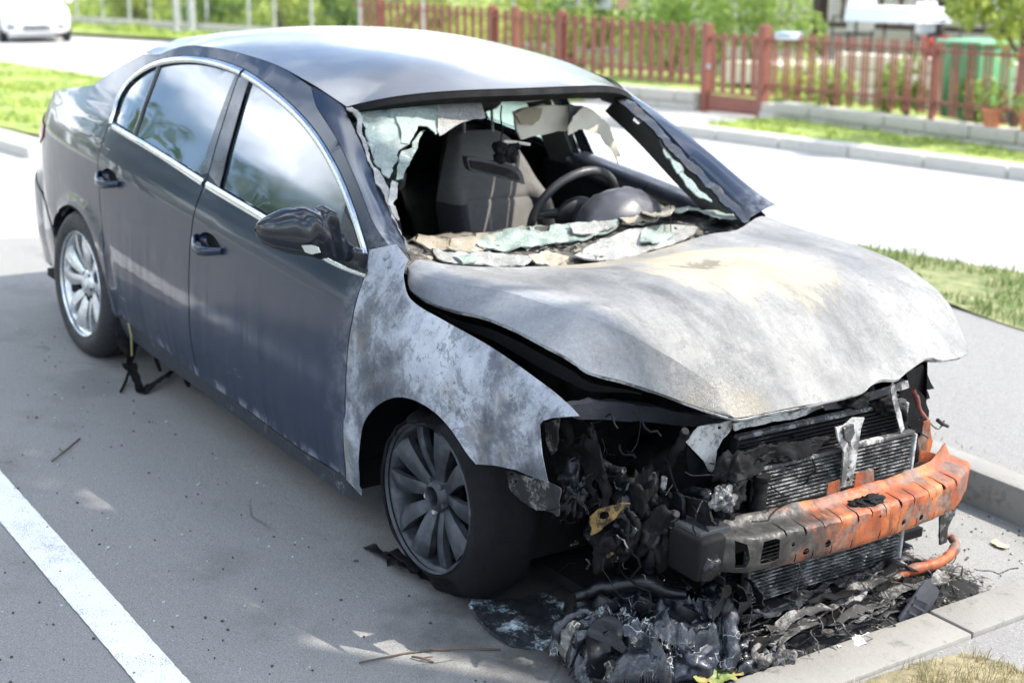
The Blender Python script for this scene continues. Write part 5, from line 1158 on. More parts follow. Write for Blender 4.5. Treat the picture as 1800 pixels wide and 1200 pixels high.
# weeds at the joints
# ================================================================== surroundings, in the level frame of the road (G)
def gpt(x, y, h): return GM @ Vector((x, y, h))
def gpix(q, h=0.):
    d = ray(q); P = CP+d*((h-2.0)/d.dot(gup)); return GI @ P
def gthing(name, label, cat, x, y, h=0., rz=0., group=None):
    o = bpy.data.objects.new(name, None); link(o); o.empty_display_size = .2
    o.matrix_basis = GM @ Matrix.Translation((x, y, h)) @ Matrix.Rotation(rz, 4, 'Z'); return tag(o, label, cat, group)
def gmk(name, v, f, mat, root, smooth=False, sharp=35):
    o = mk(name, v, f, mat, None, smooth, sharp); o.parent = root; return o
def gbm(name, bm, mat, root, smooth=False):
    o = bm_obj(name, bm, mat, None, smooth); o.parent = root; return o
def gsheet(name, poly, h, mat, res=1.5, amp=.03):
    v, f = cdt(poly, res); return tag(mk(name, [gpt(x, y, h+amp*fbm((x, y, 0), .8, 3, 2)) for x, y in v], f, mat), kind='structure')
# far kerb, verge, drive, garden
fkb = tag(link(bpy.data.objects.new('far_kerb', None)), kind='structure'); fkb.matrix_basis = GM.copy()
def gstone(x0, x1, y0, y1, z1, mat, par, seed):
    bm = bmesh.new(); box(bm, (x0+.008, y0, -.15), (x1-.008, y1, z1), .025); o = gbm('kerb_stone', bm, mat, par, True)
PALE = m_conc('pale kerb concrete', (.36, .35, .31), (.47, .455, .42))
x = -15.0
while x < 2: gstone(x, x+1., 12.42, 12.66, .13, PALE, fkb, x); x += 1.0
x = -22.0
while x < -15: gstone(x, x+1., 12.55, 12.75, .05, PALE, fkb, x); x += 1.0
VG = [(-13.6, 12.66), (2, 12.66), (2, 14.0), (-13.6, 14.0)]
gsheet('verge', VG, .12, LAWN, .5, .015); blades('grass', VG, 9000, lambda x, y: .11, .05, GRG, 'bright green grass verge below the right garden wall', 12, .012, 1.2, GM)
VG2 = [(-24, 13.3), (-17.2, 13.35), (-17.2, 14.0), (-24, 13.8)]
gsheet('verge', VG2, .10, LAWN, .5, .015); blades('grass', VG2, 3000, lambda x, y: .09, .08, GRG, 'green grass verge below the left garden wall', 13, .012, 1.2, GM)
gsheet('gate_path', [(-17.2, 12.75), (-13.6, 12.7), (-13.6, 14.3), (-15.4, 14.5), (-17.2, 14.0)], .075, m_conc('pale path concrete', (.42, .40, .36), (.52, .50, .46)), .6, .01)
gsheet('garden', [(-30, 13.9), (-15.2, 14.35), (6, 14.2), (6, 40), (-30, 40)], .20, LAWN, 2., .03)
gsheet('meadow', [(-110, 17.6), (-30, 19.9), (-24, 14.6), (-23.6, 13.6), (-30, 15.6), (-38, 16.8), (-46, 15.2), (-110, 12), (-110, 80), (-20, 80), (-20, 30), (-30, 20)], .10, LAWN, 3., .03)
# left lawn island with its kerb
LI = [(-70, 5.85), (-20, 5.85), (-16.0, 6.0), (-14.6, 6.9), (-14.8, 8.6), (-16.5, 9.8), (-20, 10.05), (-70, 10.05)]
gsheet('lawn', LI, .11, LAWN, 1.2, .02); blades('grass', [(-40, 5.9), (-16.2, 6.1), (-14.9, 7), (-15, 8.6), (-17, 9.8), (-40, 9.9)], 16000, lambda x, y: .10, .06, GRG, 'long yellow green grass on the lawn behind the car', 21, .016, .8, GM)
lk = tag(link(bpy.data.objects.new('lawn_kerb', None)), kind='structure'); lk.matrix_basis = GM.copy()
x = -30.
while x < -16.5: gstone(x, x+1., 5.42, 5.83, .12, PALE, lk, x); x += 1.
# garden walls
def gwall(x0, y0, x1, y1, h, lab):
    w = gthing('garden_wall', lab, 'wall', x0, y0, 0, math.atan2(y1-y0, x1-x0)); L_ = math.hypot(x1-x0, y1-y0); n = int(L_/.62); 
    for r_ in range(2):
        for i in range(n):
            a = L_*i/n+(.3 if r_ else 0); b = min(L_, a+L_/n)
            if b-a < .05: continue
            bm = bmesh.new(); z0 = .02+r_*h/2; box(bm, (a+.006, -.11-.012*random.random(), z0), (b-.006, .13, z0+h/2-.006), .018)
            gbm('wall_block', bm, WALLM, w, True)
    bm = bmesh.new(); box(bm, (0, -.07, 0), (L_, .11, h-.02)); gbm('wall_core', bm, WALLM, w)
    return w
gwall(-13.9, 14.13, -3.0, 13.0, .30, 'low grey stone garden wall below the right fence panels')
gwall(-23, 13.36, -15.2, 14.22, .32, 'low grey stone garden wall left of the brown gate')
FEN = plain('red brown fence paint', (.20, .066, .045), .5, .25, 6, .1)
def picket(root, x, z0, z1, w, t=.016, slits=0, y=0.):
    if slits:
        ds = []
        for k in range(slits): xx = x+w*(k/(slits-1)-.5); ds.append(bar_data((xx, y, z0), (xx, y, z1), w/slits*.62, t, (0, 1, 0)))
        v, f = merge(*ds)
    else:
        h = w/2; v = [(x-h, y-t, z0), (x+h, y-t, z0), (x+h, y-t, z1-.03), (x, y-t, z1), (x-h, y-t, z1-.03)]; v = [Vector(p) for p in v]+[Vector(p)+Vector((0, t, 0)) for p in v]
        f = [(4, 3, 2, 1, 0), (5, 6, 7, 8, 9)]+[(i, (i+1) % 5, 5+(i+1) % 5, 5+i) for i in range(5)]
    return gmk('picket', v, f, FEN, root)
def rail(root, x0, x1, z, w=.045, y=.02): v, f = bar_data((x0, y, z), (x1, y, z), w, .03); gmk('rail', v, f, FEN, root)
def post(root, x, z0, z1, w=.07):
    bm = bmesh.new(); box(bm, (x-w/2, -w/2, z0), (x+w/2, w/2, z1), .008); gbm('post', bm, FEN, root)
fr = gthing('picket_fence', 'red brown picket fence of slim triple bars right of the gate', 'fence', -13.9, 14.13, .30, math.atan2(-1.13, 10.9))
for k in range(0, 44): picket(fr, .14+k*.232, .06, .86, .10, slits=3)
rail(fr, 0, 10.4, .20); rail(fr, 0, 10.4, .76)
for xx in (2.85, 5.7, 8.6): post(fr, xx, -.25, .84, .06)
fl3 = gthing('picket_fence', 'red brown picket fence of flat boards left of the gate', 'fence', -15.25, 14.22, .32, math.atan2(-.86, -7.8))
for k in range(40): picket(fl3, .12+k*.185, .08+.0055*k, .90+.0055*k, .085)
for z_ in (.24, .78): v, f = bar_data((0, .02, z_), (7.6, .02, z_+.22), .045, .03); gmk('rail', v, f, FEN, fl3)
for xx in (2.6, 3.6, 4.1, 6.9): post(fl3, xx, -.1, .94+.029*xx, .09)
gt = gthing('garden_gate', 'narrow red brown picket gate with solid lower panel between two fences', 'gate', -15.10, 14.23, .08, math.atan2(-.09, 1.12))
post(gt, 0, 0, 1.14, .11); post(gt, 1.14, 0, 1.16, .12); rail(gt, .06, 1.08, .26); rail(gt, .06, 1.08, .96)
for k in range(5): picket(gt, .16+k*.2, .28, 1.04, .085)
bm = bmesh.new(); box(bm, (.07, -.015, .03), (1.07, .015, .23), .004); gbm('gate_panel', bm, FEN, gt)
bm = bmesh.new(); box(bm, (.05, -.05, .56), (.14, -.02, .62), .01); gbm('gate_lock', bm, ALUM, gt)
# plants
def leafmat(name, a, b, tr=.45):
    m = NT(name); m.set(col=m.mix(m.noise(3, 5, .7), a, b), rough=.5, spec=.4)
    t = m.t; d = t.nodes.new('ShaderNodeBsdfTranslucent'); d.inputs[0].default_value = (*[min(1, x*1.5) for x in b], 1); mxs = t.nodes.new('ShaderNodeMixShader'); mxs.inputs[0].default_value = tr
    t.links.new(m.b.outputs[0], mxs.inputs[1]); t.links.new(d.outputs[0], mxs.inputs[2]); t.links.new(mxs.outputs[0], t.nodes['Material Output'].inputs[0]); return m.m
LG = leafmat('light green leaves', (.10, .18, .04), (.28, .38, .10)); LD = leafmat('deep green leaves', (.03, .06, .012), (.085, .14, .03)); LY = leafmat('yellow green leaves', (.17, .24, .045), (.40, .45, .12))  # three leaf colours: light, deep and yellowish green
def leaves(c, r, n, size, seed, shell=.5, lobes=9, low=-1.):
    rr = np.random.default_rng(seed); L_ = [(Vector((rr.normal(0, .42), rr.normal(0, .42), rr.normal(0, .38))), rr.uniform(.32, .6)) for _ in range(lobes)]; V = []; Fc = []
    for i in range(n):
        lc, lr = L_[rr.integers(len(L_))]; d = Vector(rr.normal(0, 1, 3)).normalized()*lr*(shell+(1-shell)*rr.random()**.5)
        q = lc+d
        if q.z < low: continue
        p = Vector((c[0]+q.x*r[0], c[1]+q.y*r[1], c[2]+q.z*r[2])); a = Vector(rr.normal(0, 1, 3)).normalized(); b = a.cross(Vector(rr.normal(0, 1, 3))).normalized(); s = size*rr.uniform(.6, 1.35)
        o = len(V); V += [p-a*s, p+b*s*.45-a*s*.1, p+a*s, p-b*s*.45-a*s*.1]; Fc.append((o, o+1, o+2, o+3))
    return V, Fc
def gbush(x, y, h, r, n, size, mat, label, seed, name='bush', cat='bush', group=None, low=-1.):
    b = gthing(name, label, cat, x, y, h, 0, group); v, f = leaves((0, 0, r[2]*.75), r, n, size, seed, low=low); gmk('foliage', v, f, mat, b)
    d = []; rr = random.Random(seed)
    for k in range(5): d.append(tube_data([(0, 0, 0), (rr.uniform(-.3, .3)*r[0], rr.uniform(-.3, .3)*r[1], r[2]*.9)], [.03, .008], 5))
    v, f = merge(*d); gmk('stem', v, f, TW, b); return b
gbush(-18.4, 16.6, .2, (1.3, 1.2, 1.35), 3800, .055, LG, 'big rounded light green bush behind the left fence near the gate', 1)
gbush(-17.1, 17.2, .2, (.9, .8, 1.15), 2400, .05, LG, 'smaller light green bush beside the big rounded bush behind the fence', 2)
gbush(-20.7, 16.4, .2, (1.0, .9, .9), 2200, .05, LD, 'dark green shrub behind the left fence boards', 3)
gbush(-22.6, 16.0, .2, (1.0, .8, .8), 2000, .05, LY, 'yellow green shrub behind the far end of the left fence', 4)
gbush(-14.4, 15.2, .2, (.5, .4, .45), 900, .04, LY, 'low yellow flowering plant just inside the gate', 5, 'flower_plant', 'plant')
for i, xx in enumerate((-12.9, -12.1, -11.75, -10.9)):
    gbush(xx, 14.25+.12*(i % 2), .28, (.30, .16, .34), 420, .045, LG, ('low green plant spilling over the wall, first from the gate', 'low green plant spilling over the wall, second from the gate', 'green plant on the wall left of the slim fence post', 'low green plant on the wall right of the slim fence post')[i], 30+i, 'flower_plant', 'plant')
b = gthing('small_tree', 'leafy sunlit young tree rising behind the right end of the picket fence', 'tree', -10.1, 13.98, .2); v, f = leaves((0, 0, 1.45), (.62, .5, .7), 1500, .07, 77, .3); gmk('crown', v, f, LY, b)
v, f = merge(tube_data([(0, 0, 0), (.05, .02, .8), (0, .05, 1.8)], [.05, .04, .02], 7), tube_data([(.03, .02, .7), (.3, -.1, 1.3), (.45, -.1, 1.8)], [.025, .018, .008], 6), tube_data([(.03, .02, .8), (-.35, 0, 1.3), (-.5, .05, 1.6)], [.025, .015, .008], 6)); gmk('trunk', v, f, TW, b, True)
# bin, pots, patio
GBIN = plain('green bin plastic', (.10, .30, .14), .45, .15, 5)
w = gthing('wheelie_bin', 'tall pale green bin standing behind the picket fence', 'bin', -11.2, 14.75, .2, -.1)
bm = bmesh.new(); vs = box(bm, (-.32, -.3, .08), (.32, .3, 1.02), .03)
for v in bm.verts: k = .84+.16*(v.co.z/1.02); v.co.x *= k; v.co.y *= k; v.co.z *= .86
gbm('bin_body', bm, GBIN, w, True); bm = bmesh.new(); box(bm, (-.35, -.33, .885), (.35, .35, .95), .025); gbm('lid', bm, plain('lighter green lid', (.16, .36, .2), .45), w, True)
for sx in (-.09, .12): bm = bmesh.new(); box(bm, (sx, -.318, .15), (sx+.05, -.29, .86), .004); gbm('rib', bm, GBIN, w)
for sx in (-.24, .24): v, f = tube_data([(sx-.03, .3, .1), (sx+.03, .3, .1)], .1, 14); gmk('bin_wheel', v, f, TYRE, w, True)
TERR = plain('terracotta', (.46, .17, .085), .8, .2, 9, .1)
for i, (xx, lab) in enumerate(((-10.17, 'terracotta pot of herbs on the wall below the green bin'), (-9.68, 'terracotta pot on the wall at the foot of the young tree'))):
    p = gthing('flower_pot', lab, 'pot', xx, 13.72-(.05 if i else 0), .31)
    v, f = lathe([(.0, .0), (.075, .0), (.105, .16), (.118, .16), (.118, .20), (.10, .20), (.095, .17), (0, .17)], 20); v = [Vector((q.x, q.z, q.y)) for q in v]; gmk('pot', v, f, TERR, p, True)
    v, f = leaves((0, 0, .30), (.2, .18, .2), 160, .035, 50+i); gmk('foliage', v, f, LG, p)
pt = gthing('red_flower_basket', 'round basket of red flowers beside the green bin', 'flowers', -11.85, 14.8, .98); v, f = leaves((0, 0, 0), (.16, .16, .18), 420, .03, 61); gmk('blossom', v, f, plain('red petals', (.5, .05, .03), .6), pt)
v, f = tube_data([(0, 0, -.8), (0, 0, -.05)], .012, 6); gmk('stake', v, f, SOOTM, pt)
WOOD = plain('dark patio timber', (.055, .032, .025), .6, .3, 6)
pa_ = gthing('patio_balustrade', 'dark timber balustrade with pale turned balusters behind the garden', 'balustrade', -20.5, 19.6, .25)
v, f = bar_data((0, 0, .75), (7.2, 0, .75), .10, .08); gmk('rail', v, f, WOOD, pa_); v, f = bar_data((0, 0, 2.0), (7.2, 0, 2.0), .12, .10); gmk('rail', v, f, WOOD, pa_)
for k in range(36):
    v, f = lathe([(.02, .8), (.045, .9), (.025, 1.05), (.05, 1.3), (.03, 1.6), (.022, 1.8), (.04, 1.95)], 8); gmk('baluster', [Vector((.1+k*.2+q.x, q.z, q.y)) for q in v], f, plain('pale baluster', (.55, .52, .48), .6) if k == 0 else bpy.data.materials['pale baluster'] if k % 2 else WOOD, pa_, True)
for xx in (0, 2.4, 4.8, 7.2): bm = bmesh.new(); box(bm, (xx-.09, -.09, 0), (xx+.09, .09, 2.2)); gbm('post', bm, WOOD, pa_)
hw_ = gthing('house_wall', 'cream rendered house wall with dark timber above behind the patio', 'house', -17, 21.2, .2)
CREAM = plain('cream render', (.62, .56, .45), .9, .12, 3)
bm = bmesh.new(); box(bm, (-6, 0, 0), (9, .3, 1.2)); gbm('lower_wall', bm, CREAM, hw_); bm = bmesh.new(); box(bm, (-6, .05, 1.2), (9, .35, 4.2)); gbm('upper_wall', bm, WOOD, hw_)
bm = bmesh.new(); box(bm, (-6.4, -.9, 4.2), (9.4, 5, 4.4)); gbm('roof', bm, WOOD, hw_)
for xx in (-3, 1.2, 5.5): bm = bmesh.new(); box(bm, (xx, -.03, 1.7), (xx+1.2, .04, 3.2)); gbm('window', bm, plain('dim window pane', (.05, .06, .07), .1), hw_)
lw = gthing('planter_wall', 'pale cream block wall with planting inside the right fence', 'wall', -14.4, 15.9, .2)
for r_ in range(3):
    for k in range(12):
        bm = bmesh.new(); box(bm, (k*.42+(.2 if r_ % 2 else 0), 0, r_*.21), (k*.42+.41+(.2 if r_ % 2 else 0), .22, r_*.21+.2), .015); gbm('wall_block', bm, CREAM, lw, True)
tb = gthing('garden_table', 'garden table under a pale blue white cloth on the patio', 'table', -14.5, 17.3, .06)
CLO = plain('pale tablecloth', (.66, .70, .74), .8, .08, 4)
bm = bmesh.new(); box(bm, (-.62, -.4, 1.30), (.62, .4, 1.33), .01); gbm('tabletop', bm, CLO, tb, True)
rows = [[Vector((sx*.63*(1+.02*k+.015*math.sin(a*14)*k), sy*.41*(1+.02*k+.015*math.cos(a*13)*k), 1.335-.10*k)) for a, (sx, sy) in [(t, (max(-1, min(1, 1.42*math.cos(t))), max(-1, min(1, 1.42*math.sin(t))))) for t in np.linspace(0, 2*math.pi, 61)]] for k in range(3)]
v, f = loft(rows); gmk('tablecloth', v, f, CLO, tb, True)
for sx in (-.5, .5):
    for sy in (-.3, .3): v, f = tube_data([(sx, sy, .5), (sx, sy, 1.3)], .02, 6); gmk('leg', v, f, SOOTM, tb)
bm = bmesh.new(); box(bm, (-2.6, -.9, .2), (2.6, 1.2, .5)); gbm('patio_floor', bm, CREAM, tb)
for i, (xx, rz, lab) in enumerate(((-15.3, 1.3, 'dark framed garden chair at the left end of the table'), (-13.75, -1.5, 'dark framed garden chair at the right end of the table'))):
    ch = gthing('garden_chair', lab, 'chair', xx, 17.25, .56, rz, 'garden chairs at the patio table'); fm = plain('dark chair frame', (.03, .03, .03), .5) if i == 0 else bpy.data.materials['dark chair frame']
    bm = bmesh.new(); box(bm, (-.22, -.22, .42), (.22, .22, .45), .01); gbm('seat', bm, fm, ch, True); bm = bmesh.new(); box(bm, (-.22, -.24, .5), (.22, -.21, .92), .01); gbm('backrest', bm, CLO, ch, True)
    for sx in (-.2, .2):
        for sy in (-.2, .2): v, f = tube_data([(sx, sy, 0), (sx, sy, .43)], .015, 6); gmk('leg', v, f, fm, ch)
        v, f = tube_data([(sx, -.22, .42), (sx, -.22, .68), (sx, .2, .68), (sx, .2, .42)], .014, 6); gmk('armrest', v, f, fm, ch)
mb = gthing('letter_box', 'small pale blue letter box on the fence beside the gate', 'letter box', -13.45, 14.0, 1.08); bm = bmesh.new(); box(bm, (-.15, -.06, 0), (.15, .12, .09), .015); gbm('letter_box_body', bm, plain('pale blue enamel', (.5, .58, .64), .4), mb, True); bm = bmesh.new(); box(bm, (-.10, -.065, .05), (.10, -.055, .065)); gbm('slot', bm, PLAST, mb)
lau = gthing('clothes_line', 'line of lilac and white washing behind the left fence', 'washing', -22.0, 17.0, .2)
for xx in (-1.2, 3.2): v, f = tube_data([(xx, 0, 0), (xx, 0, 2.2)], .025, 8); gmk('line_post', v, f, ALUM, lau)
v, f = tube_data([(-1.2, 0, 2.1), (1, 0, 2.02), (3.2, 0, 2.1)], .006, 5); gmk('line', v, f, ALUM, lau)
for k, (xx, c) in enumerate(((.3, (.42, .28, .62)), (.85, (.45, .3, .66)), (1.4, (.75, .75, .73)), (1.95, (.6, .35, .25)), (2.5, (.7, .7, .45)))):
    rows = [[Vector((xx+.2*(a-.5)*2, .03*math.sin(a*9+z*4), 2.03-z)) for a in np.linspace(0, 1, 9)] for z in np.linspace(0, 1.0, 6)]; v, f = loft(rows); gmk('garment', v, f, plain('cloth %d' % k, c, .85, .15, 6), lau, True)
# wire fence, poles and hedges on the far left
wf = gthing('wire_fence', 'wire mesh fence with slim concrete posts along the meadow', 'fence', -60, 17.6, .1, math.atan2(2.1, 26)); PO = m_conc('pale concrete post', (.33, .34, .33), (.45, .46, .45))
for k in range(22): bm = bmesh.new(); xk = k*1.65+random.uniform(-.5, .5); box(bm, (xk-.028, -.03, 0), (xk+.028, .03, random.uniform(1.5, 2.2)), .006); gbm('post', bm, PO, wf)
for z in (.25, .65, 1.05, 1.45, 1.8): v, f = tube_data([(0, 0, z), (36, 0, z)], .008, 4); gmk('wire', v, f, SOOTM, wf)
ds = [bar_data((x_, .02, .1), (x_+1.7, .02, 1.8), .006, .006) for x_ in np.arange(0, 34, .35)]+[bar_data((x_+1.7, .025, .1), (x_, .025, 1.8), .006, .006) for x_ in np.arange(0, 34, .35)]
v, f = merge(*ds); tag(gmk('mesh_wire', v, f, SOOTM, wf), kind='stuff')
fw = gthing('meadow_kerb', 'low stone edging below the wire fence', 'wall', -60, 17.35, 0, math.atan2(2.1, 26))
for k in range(45): bm = bmesh.new(); box(bm, (k*.8+.01, -.12, 0), (k*.8+.79, .10, .32), .02); gbm('wall_block', bm, WALLM, fw, True)
for i, (px_, r_, lab) in enumerate((((310, 56), .07, 'grey steel pole at the meadow edge, the thinner of two'), ((338, 57), .11, 'thicker pale pole standing next to the grey steel pole'), ((652, 58), .07, 'white painted pole at the left end of the picket fence'))):
    P = gpix(px_, .1); o = gthing('utility_pole', lab, 'pole', P.x, P.y, .05); v, f = tube_data([(0, 0, 0), (0, 0, 7)], [r_, r_*.8], 12); gmk('shaft', v, f, PO, o, True); bm = bmesh.new(); box(bm, (-r_*1.6, -r_*1.6, 0), (r_*1.6, r_*1.6, .12), .01); gbm('footing', bm, PO, o)
hd_ = [(-50, 24, 2.6, LG), (-45, 22.4, 2.2, LY), (-41, 24, 2.8, LD), (-37.5, 23, 2.0, LG), (-34, 25, 2.7, LY), (-31, 23.5, 2.2, LG), (-28.5, 25.5, 3.0, LD), (-27, 21.5, 1.6, LY), (-56, 25, 3.0, LD), (-62, 26, 2.8, LG), (-24.5, 26, 2.6, LG), (-47.5, 19.9, 1.1, LY), (-43, 20.3, 1.0, LG), (-39.5, 20.8, 1.2, LY), (-36, 21.2, 1.1, LG), (-32.8, 21.3, 1.0, LY)]
for i, (x_, y_, r_, mt) in enumerate(hd_):
    kind = {'light green leaves': 'light green', 'deep green leaves': 'deep green', 'yellow green leaves': 'yellow green'}[mt.name]; low_ = r_ < 1.7
    rank = sorted([h[0] for h in hd_ if (h[2] < 1.7) == low_], reverse=True).index(x_); ordn = ('first', 'second', 'third', 'fourth', 'fifth', 'sixth', 'seventh', 'eighth', 'ninth', 'tenth', 'eleventh')[rank]
    gbush(x_, y_, .1, (r_*1.15, r_, r_), 1500, .13, mt, '%s %s bush behind the wire fence, %s of its row from the picket fence' % (kind, 'low' if low_ else 'tall', ordn), 100+i, 'meadow_bush', 'bush', 'bushes in the meadow')
blades('meadow_grass', [(-70, 17.6), (-25, 20.8), (-25, 30), (-70, 30)], 9000, lambda x, y: .08, .5, GRG, 'tall green meadow grass behind the wire fence', 41, .03, .6, GM)
blades('meadow_grass', [(-55, 16.2), (-38, 17.0), (-30, 16.2), (-26, 15), (-26, 18.5), (-38, 18.6), (-55, 17.6)], 5000, lambda x, y: .09, .16, GRG, 'short green grass strip between the road and the wire fence', 42, .02, .6, GM)
# ================================================================== white car on the road
WP = NT('white car paint'); WP.set(col=WP.mix(WP.noise(2, 3), (.74, .75, .75), (.80, .80, .80)), rough=.3, coat=1., coatr=.03); WP = WP.m
P = gpix((66, 76)); wc_ = gthing('white_hatchback', 'white hatchback standing on the road beside the meadow fence', 'car', P.x-1.9, P.y+.55, .0, R(-16))
sec = [(2.05, .30, .62, .60), (2.02, .26, .74, .74), (1.9, .22, .80, .82), (1.6, .20, .88, .86), (1.2, .20, .96, .875), (.85, .20, 1.02, .88), (0, .20, 1.02, .88), (-1.2, .20, 1.03, .88), (-1.9, .24, 1.04, .84), (-2.15, .30, .98, .74)]
rows = []
for x_, z0, z1, hwd in sec:
    rows.append([Vector((x_-.10*(abs(math.cos(a))**3)*(1 if x_ > 1.8 else 0), hwd*np.sign(math.cos(a))*abs(math.cos(a))**.35, (z0+z1)/2+(z1-z0)/2*np.sign(math.sin(a))*abs(math.sin(a))**.5)) for a in np.linspace(0, 2*math.pi, 41)])
v, f = loft(rows); f += [tuple(range(40)), tuple(len(v)-41+k for k in range(40))]; gmk('body', v, f, WP, wc_, True, 50)
rows = [[Vector((x_, hwd*t, z+.03*(1-t*t))) for t in np.linspace(-1, 1, 9)] for x_, z, hwd in ((.85, 1.0, .76), (.3, 1.30, .66), (.05, 1.42, .60), (-.6, 1.48, .60), (-1.4, 1.43, .60), (-1.75, 1.3, .62), (-2.05, 1.0, .70))]
v, f = loft(rows); gmk('cabin_roof', v, f, WP, wc_, True); DG = plain('dark car glass', (.03, .04, .045), .06, .2, 3, coat=.5)
rows = [[Vector((x_, .60*t*(1+.12*k), z+.03*(1-t*t)+.006)) for t in np.linspace(-1, 1, 9)] for k, (x_, z) in ((1, (.80, 1.03)), (.5, (.45, 1.22)), (0, (.12, 1.39)))]; v, f = loft(rows); gmk('windscreen', v, f, DG, wc_, True)
for s_ in (-1, 1):
    v, f = [Vector((x_, s_*y_, z_)) for x_, y_, z_ in ((.75, .80, 1.03), (.1, .67, 1.38), (-1.35, .66, 1.38), (-1.9, .76, 1.04), (.75, .84, 1.0), (-1.9, .82, 1.0))], [(0, 1, 2, 3), (0, 3, 5, 4)]; gmk('side_window', v, f, DG, wc_)
    for x_ in (1.32, -1.30):
        vv, ff = lathe([(.0, -.02), (.19, -.01), (.2, .0), (.22, -.01), (.30, .0), (.315, .03), (.315, .18), (.28, .2), (0, .2)], 28); yy = -.89 if s_ < 0 else .69
        gmk('wheel', [Vector((x_+q.x, yy+q.y if s_ < 0 else .87-(q.y), .315+q.z)) for q in vv], ff, TYRE, wc_, True, 40)
        vv, ff = lathe([(.0, -.025), (.18, -.015), (.2, .0)], 20); gmk('hubcap', [Vector((x_+q.x, -.89+q.y-.004 if s_ < 0 else .874-q.y, .315+q.z)) for q in vv], ff, ALLOY, wc_, True)
    v = [Vector((2.03-.02*k, s_*y_, z_)) for k, (y_, z_) in enumerate(((.44, .66), (.58, .70), (.74, .80), (.70, .86), (.50, .78)))]; v = [Vector((p.x-.10*(abs(p.y)/.8)**2+.01, p.y, p.z)) for p in v]
    gmk('headlight', v+[p+Vector((-.2, 0, 0)) for p in v], [(0, 1, 2, 3, 4), (5, 6, 7, 8, 9)]+[(i, (i+1) % 5, 5+(i+1) % 5, 5+i) for i in range(5)], plain('clear lamp glass', (.3, .36, .42), .1, .3, 8, coat=1) if s_ < 0 else bpy.data.materials['clear lamp glass'], wc_)
    bm = bmesh.new(); box(bm, (1.90, s_*.50, .38), (2.022, s_*.72, .44), .01); gbm('fog_recess', bm, PLAST, wc_)
    bm = bmesh.new(); box(bm, (.62, s_*.86, .98), (.74, s_*1.02, 1.10), .03); gbm('wing_mirror', bm, WP, wc_, True)
bm = bmesh.new(); box(bm, (1.95, -.34, .33), (2.064, .34, .41), .01); gbm('lower_grille', bm, PLAST, wc_)
bm = bmesh.new(); box(bm, (1.95, -.33, .655), (2.058, .33, .685), .008); gbm('upper_grille', bm, SOOTM, wc_)
bm = bmesh.new(); box(bm, (2.0, -.26, .46), (2.07, .26, .57), .006); gbm('number_plate', bm, plain('number plate', (.7, .7, .68), .5), wc_)
v, f = lathe([(.0, 0), (.045, 0), (.05, .01)], 16); gmk('badge', [Vector((2.066, q.x, .67+q.z)) for q in v], f, CHROME, wc_)
# ================================================================== trees
BARK = plain('tree bark', (.09, .07, .05), .95, .4, 14, .6, bsc=30, bd=.02)
def tree(name, lab, base, h, crown_c, crown_r, n, size, mat, seed, lobes=14, group=None):
    t = thing(name, lab, 'tree', base, group); b = Vector(base); cc = Vector(crown_c); rr = random.Random(seed)
    d = [tube_data(crs([tuple(b), tuple(b+(cc-b)*.35+Vector((rr.uniform(-.2, .2), rr.uniform(-.2, .2), 0))), tuple(b+(cc-b)*.7), tuple(cc+Vector((0, 0, crown_r[2]*.3)))], 5), [.20*h/7*(1-.055*i) for i in range(16)], 9)]
    for k in range(9):
        p = b+(cc-b)*rr.uniform(.5, .95); q = cc+Vector((rr.uniform(-.8, .8)*crown_r[0], rr.uniform(-.8, .8)*crown_r[1], rr.uniform(-.4, .6)*crown_r[2])); d.append(tube_data([p, (p+q)/2+Vector((0, 0, .15)), q], [.06, .035, .012], 6))
    v, f = merge(*d); mk('trunk', v, f, BARK, t); v, f = leaves(cc, crown_r, n, size, seed, .35, lobes); mk('crown', v, f, mat, t, smooth=False); return t
tree('maple_tree', 'maple at the kerb in front of the parked car, shading the ground beside it', (4.6, 1.9, .0), 8, (2.15, 1.93, 7.3), (2.05, .98, .8), 9500, .115, LD, 5, 26)
tree('maple_tree', 'unseen second maple over the camera, added to shade ground mirrored in the car', (5.6, -3.6, .0), 8.5, (2.4, -2.3, 7.7), (2.7, 2.2, 1.1), 5200, .12, LD, 15, 18)  # added out of view: its shade darkens the ground the doors reflect
for i, (x_, y_, h_) in enumerate(((-19, -14, 8.0), (-30, -14, 9.5), (-9.5, -8.5, 9.5), (-41, -18, 10))):
    tree('street_tree', 'tall broadleaf tree across the car park, mirrored in the car windows', (x_, y_, terr(x_, y_)-.1), h_, (x_, y_, terr(x_, y_)+h_*.66), (2.9, 2.9, h_*.42), 2600, .26, LD, 60+i, 14, 'trees across the car park')

# grit, crumbs and bits of leaf on the asphalt
gr_ = random.Random(44)
for nm, n_, mat_, lab in (('grit', 420, plain('dark grit', (.05, .047, .042), .9, .5, 90), 'scattered dark grit and crumbs on the asphalt around the car'), ('pale_grit', 160, plain('pale grit', (.42, .44, .42), .6, .4, 90), 'scattered pale glass crumbs and stone chips on the asphalt')):
    ds = []
    for i in range(n_):
        x_, y_ = (gr_.uniform(-3.2, .8), gr_.uniform(-2.9, -.9)) if gr_.random() < .8 else (gr_.uniform(.3, 1.02), gr_.uniform(.6, 1.18)); a_ = gr_.uniform(0, 6.28); l_ = gr_.uniform(.0025, .008)*(2.2 if gr_.random() < .06 else 1)
        d_ = Vector((math.cos(a_)*l_, math.sin(a_)*l_, 0)); c_ = Vector((x_, y_, .003)); ds.append(bar_data(c_-d_*.5, c_+d_*.5, l_*gr_.uniform(.35, .9), .004))
    v, f = merge(*ds); tag(mk(nm, v, f, mat_, smooth=False), lab, 'grit', kind='stuff')

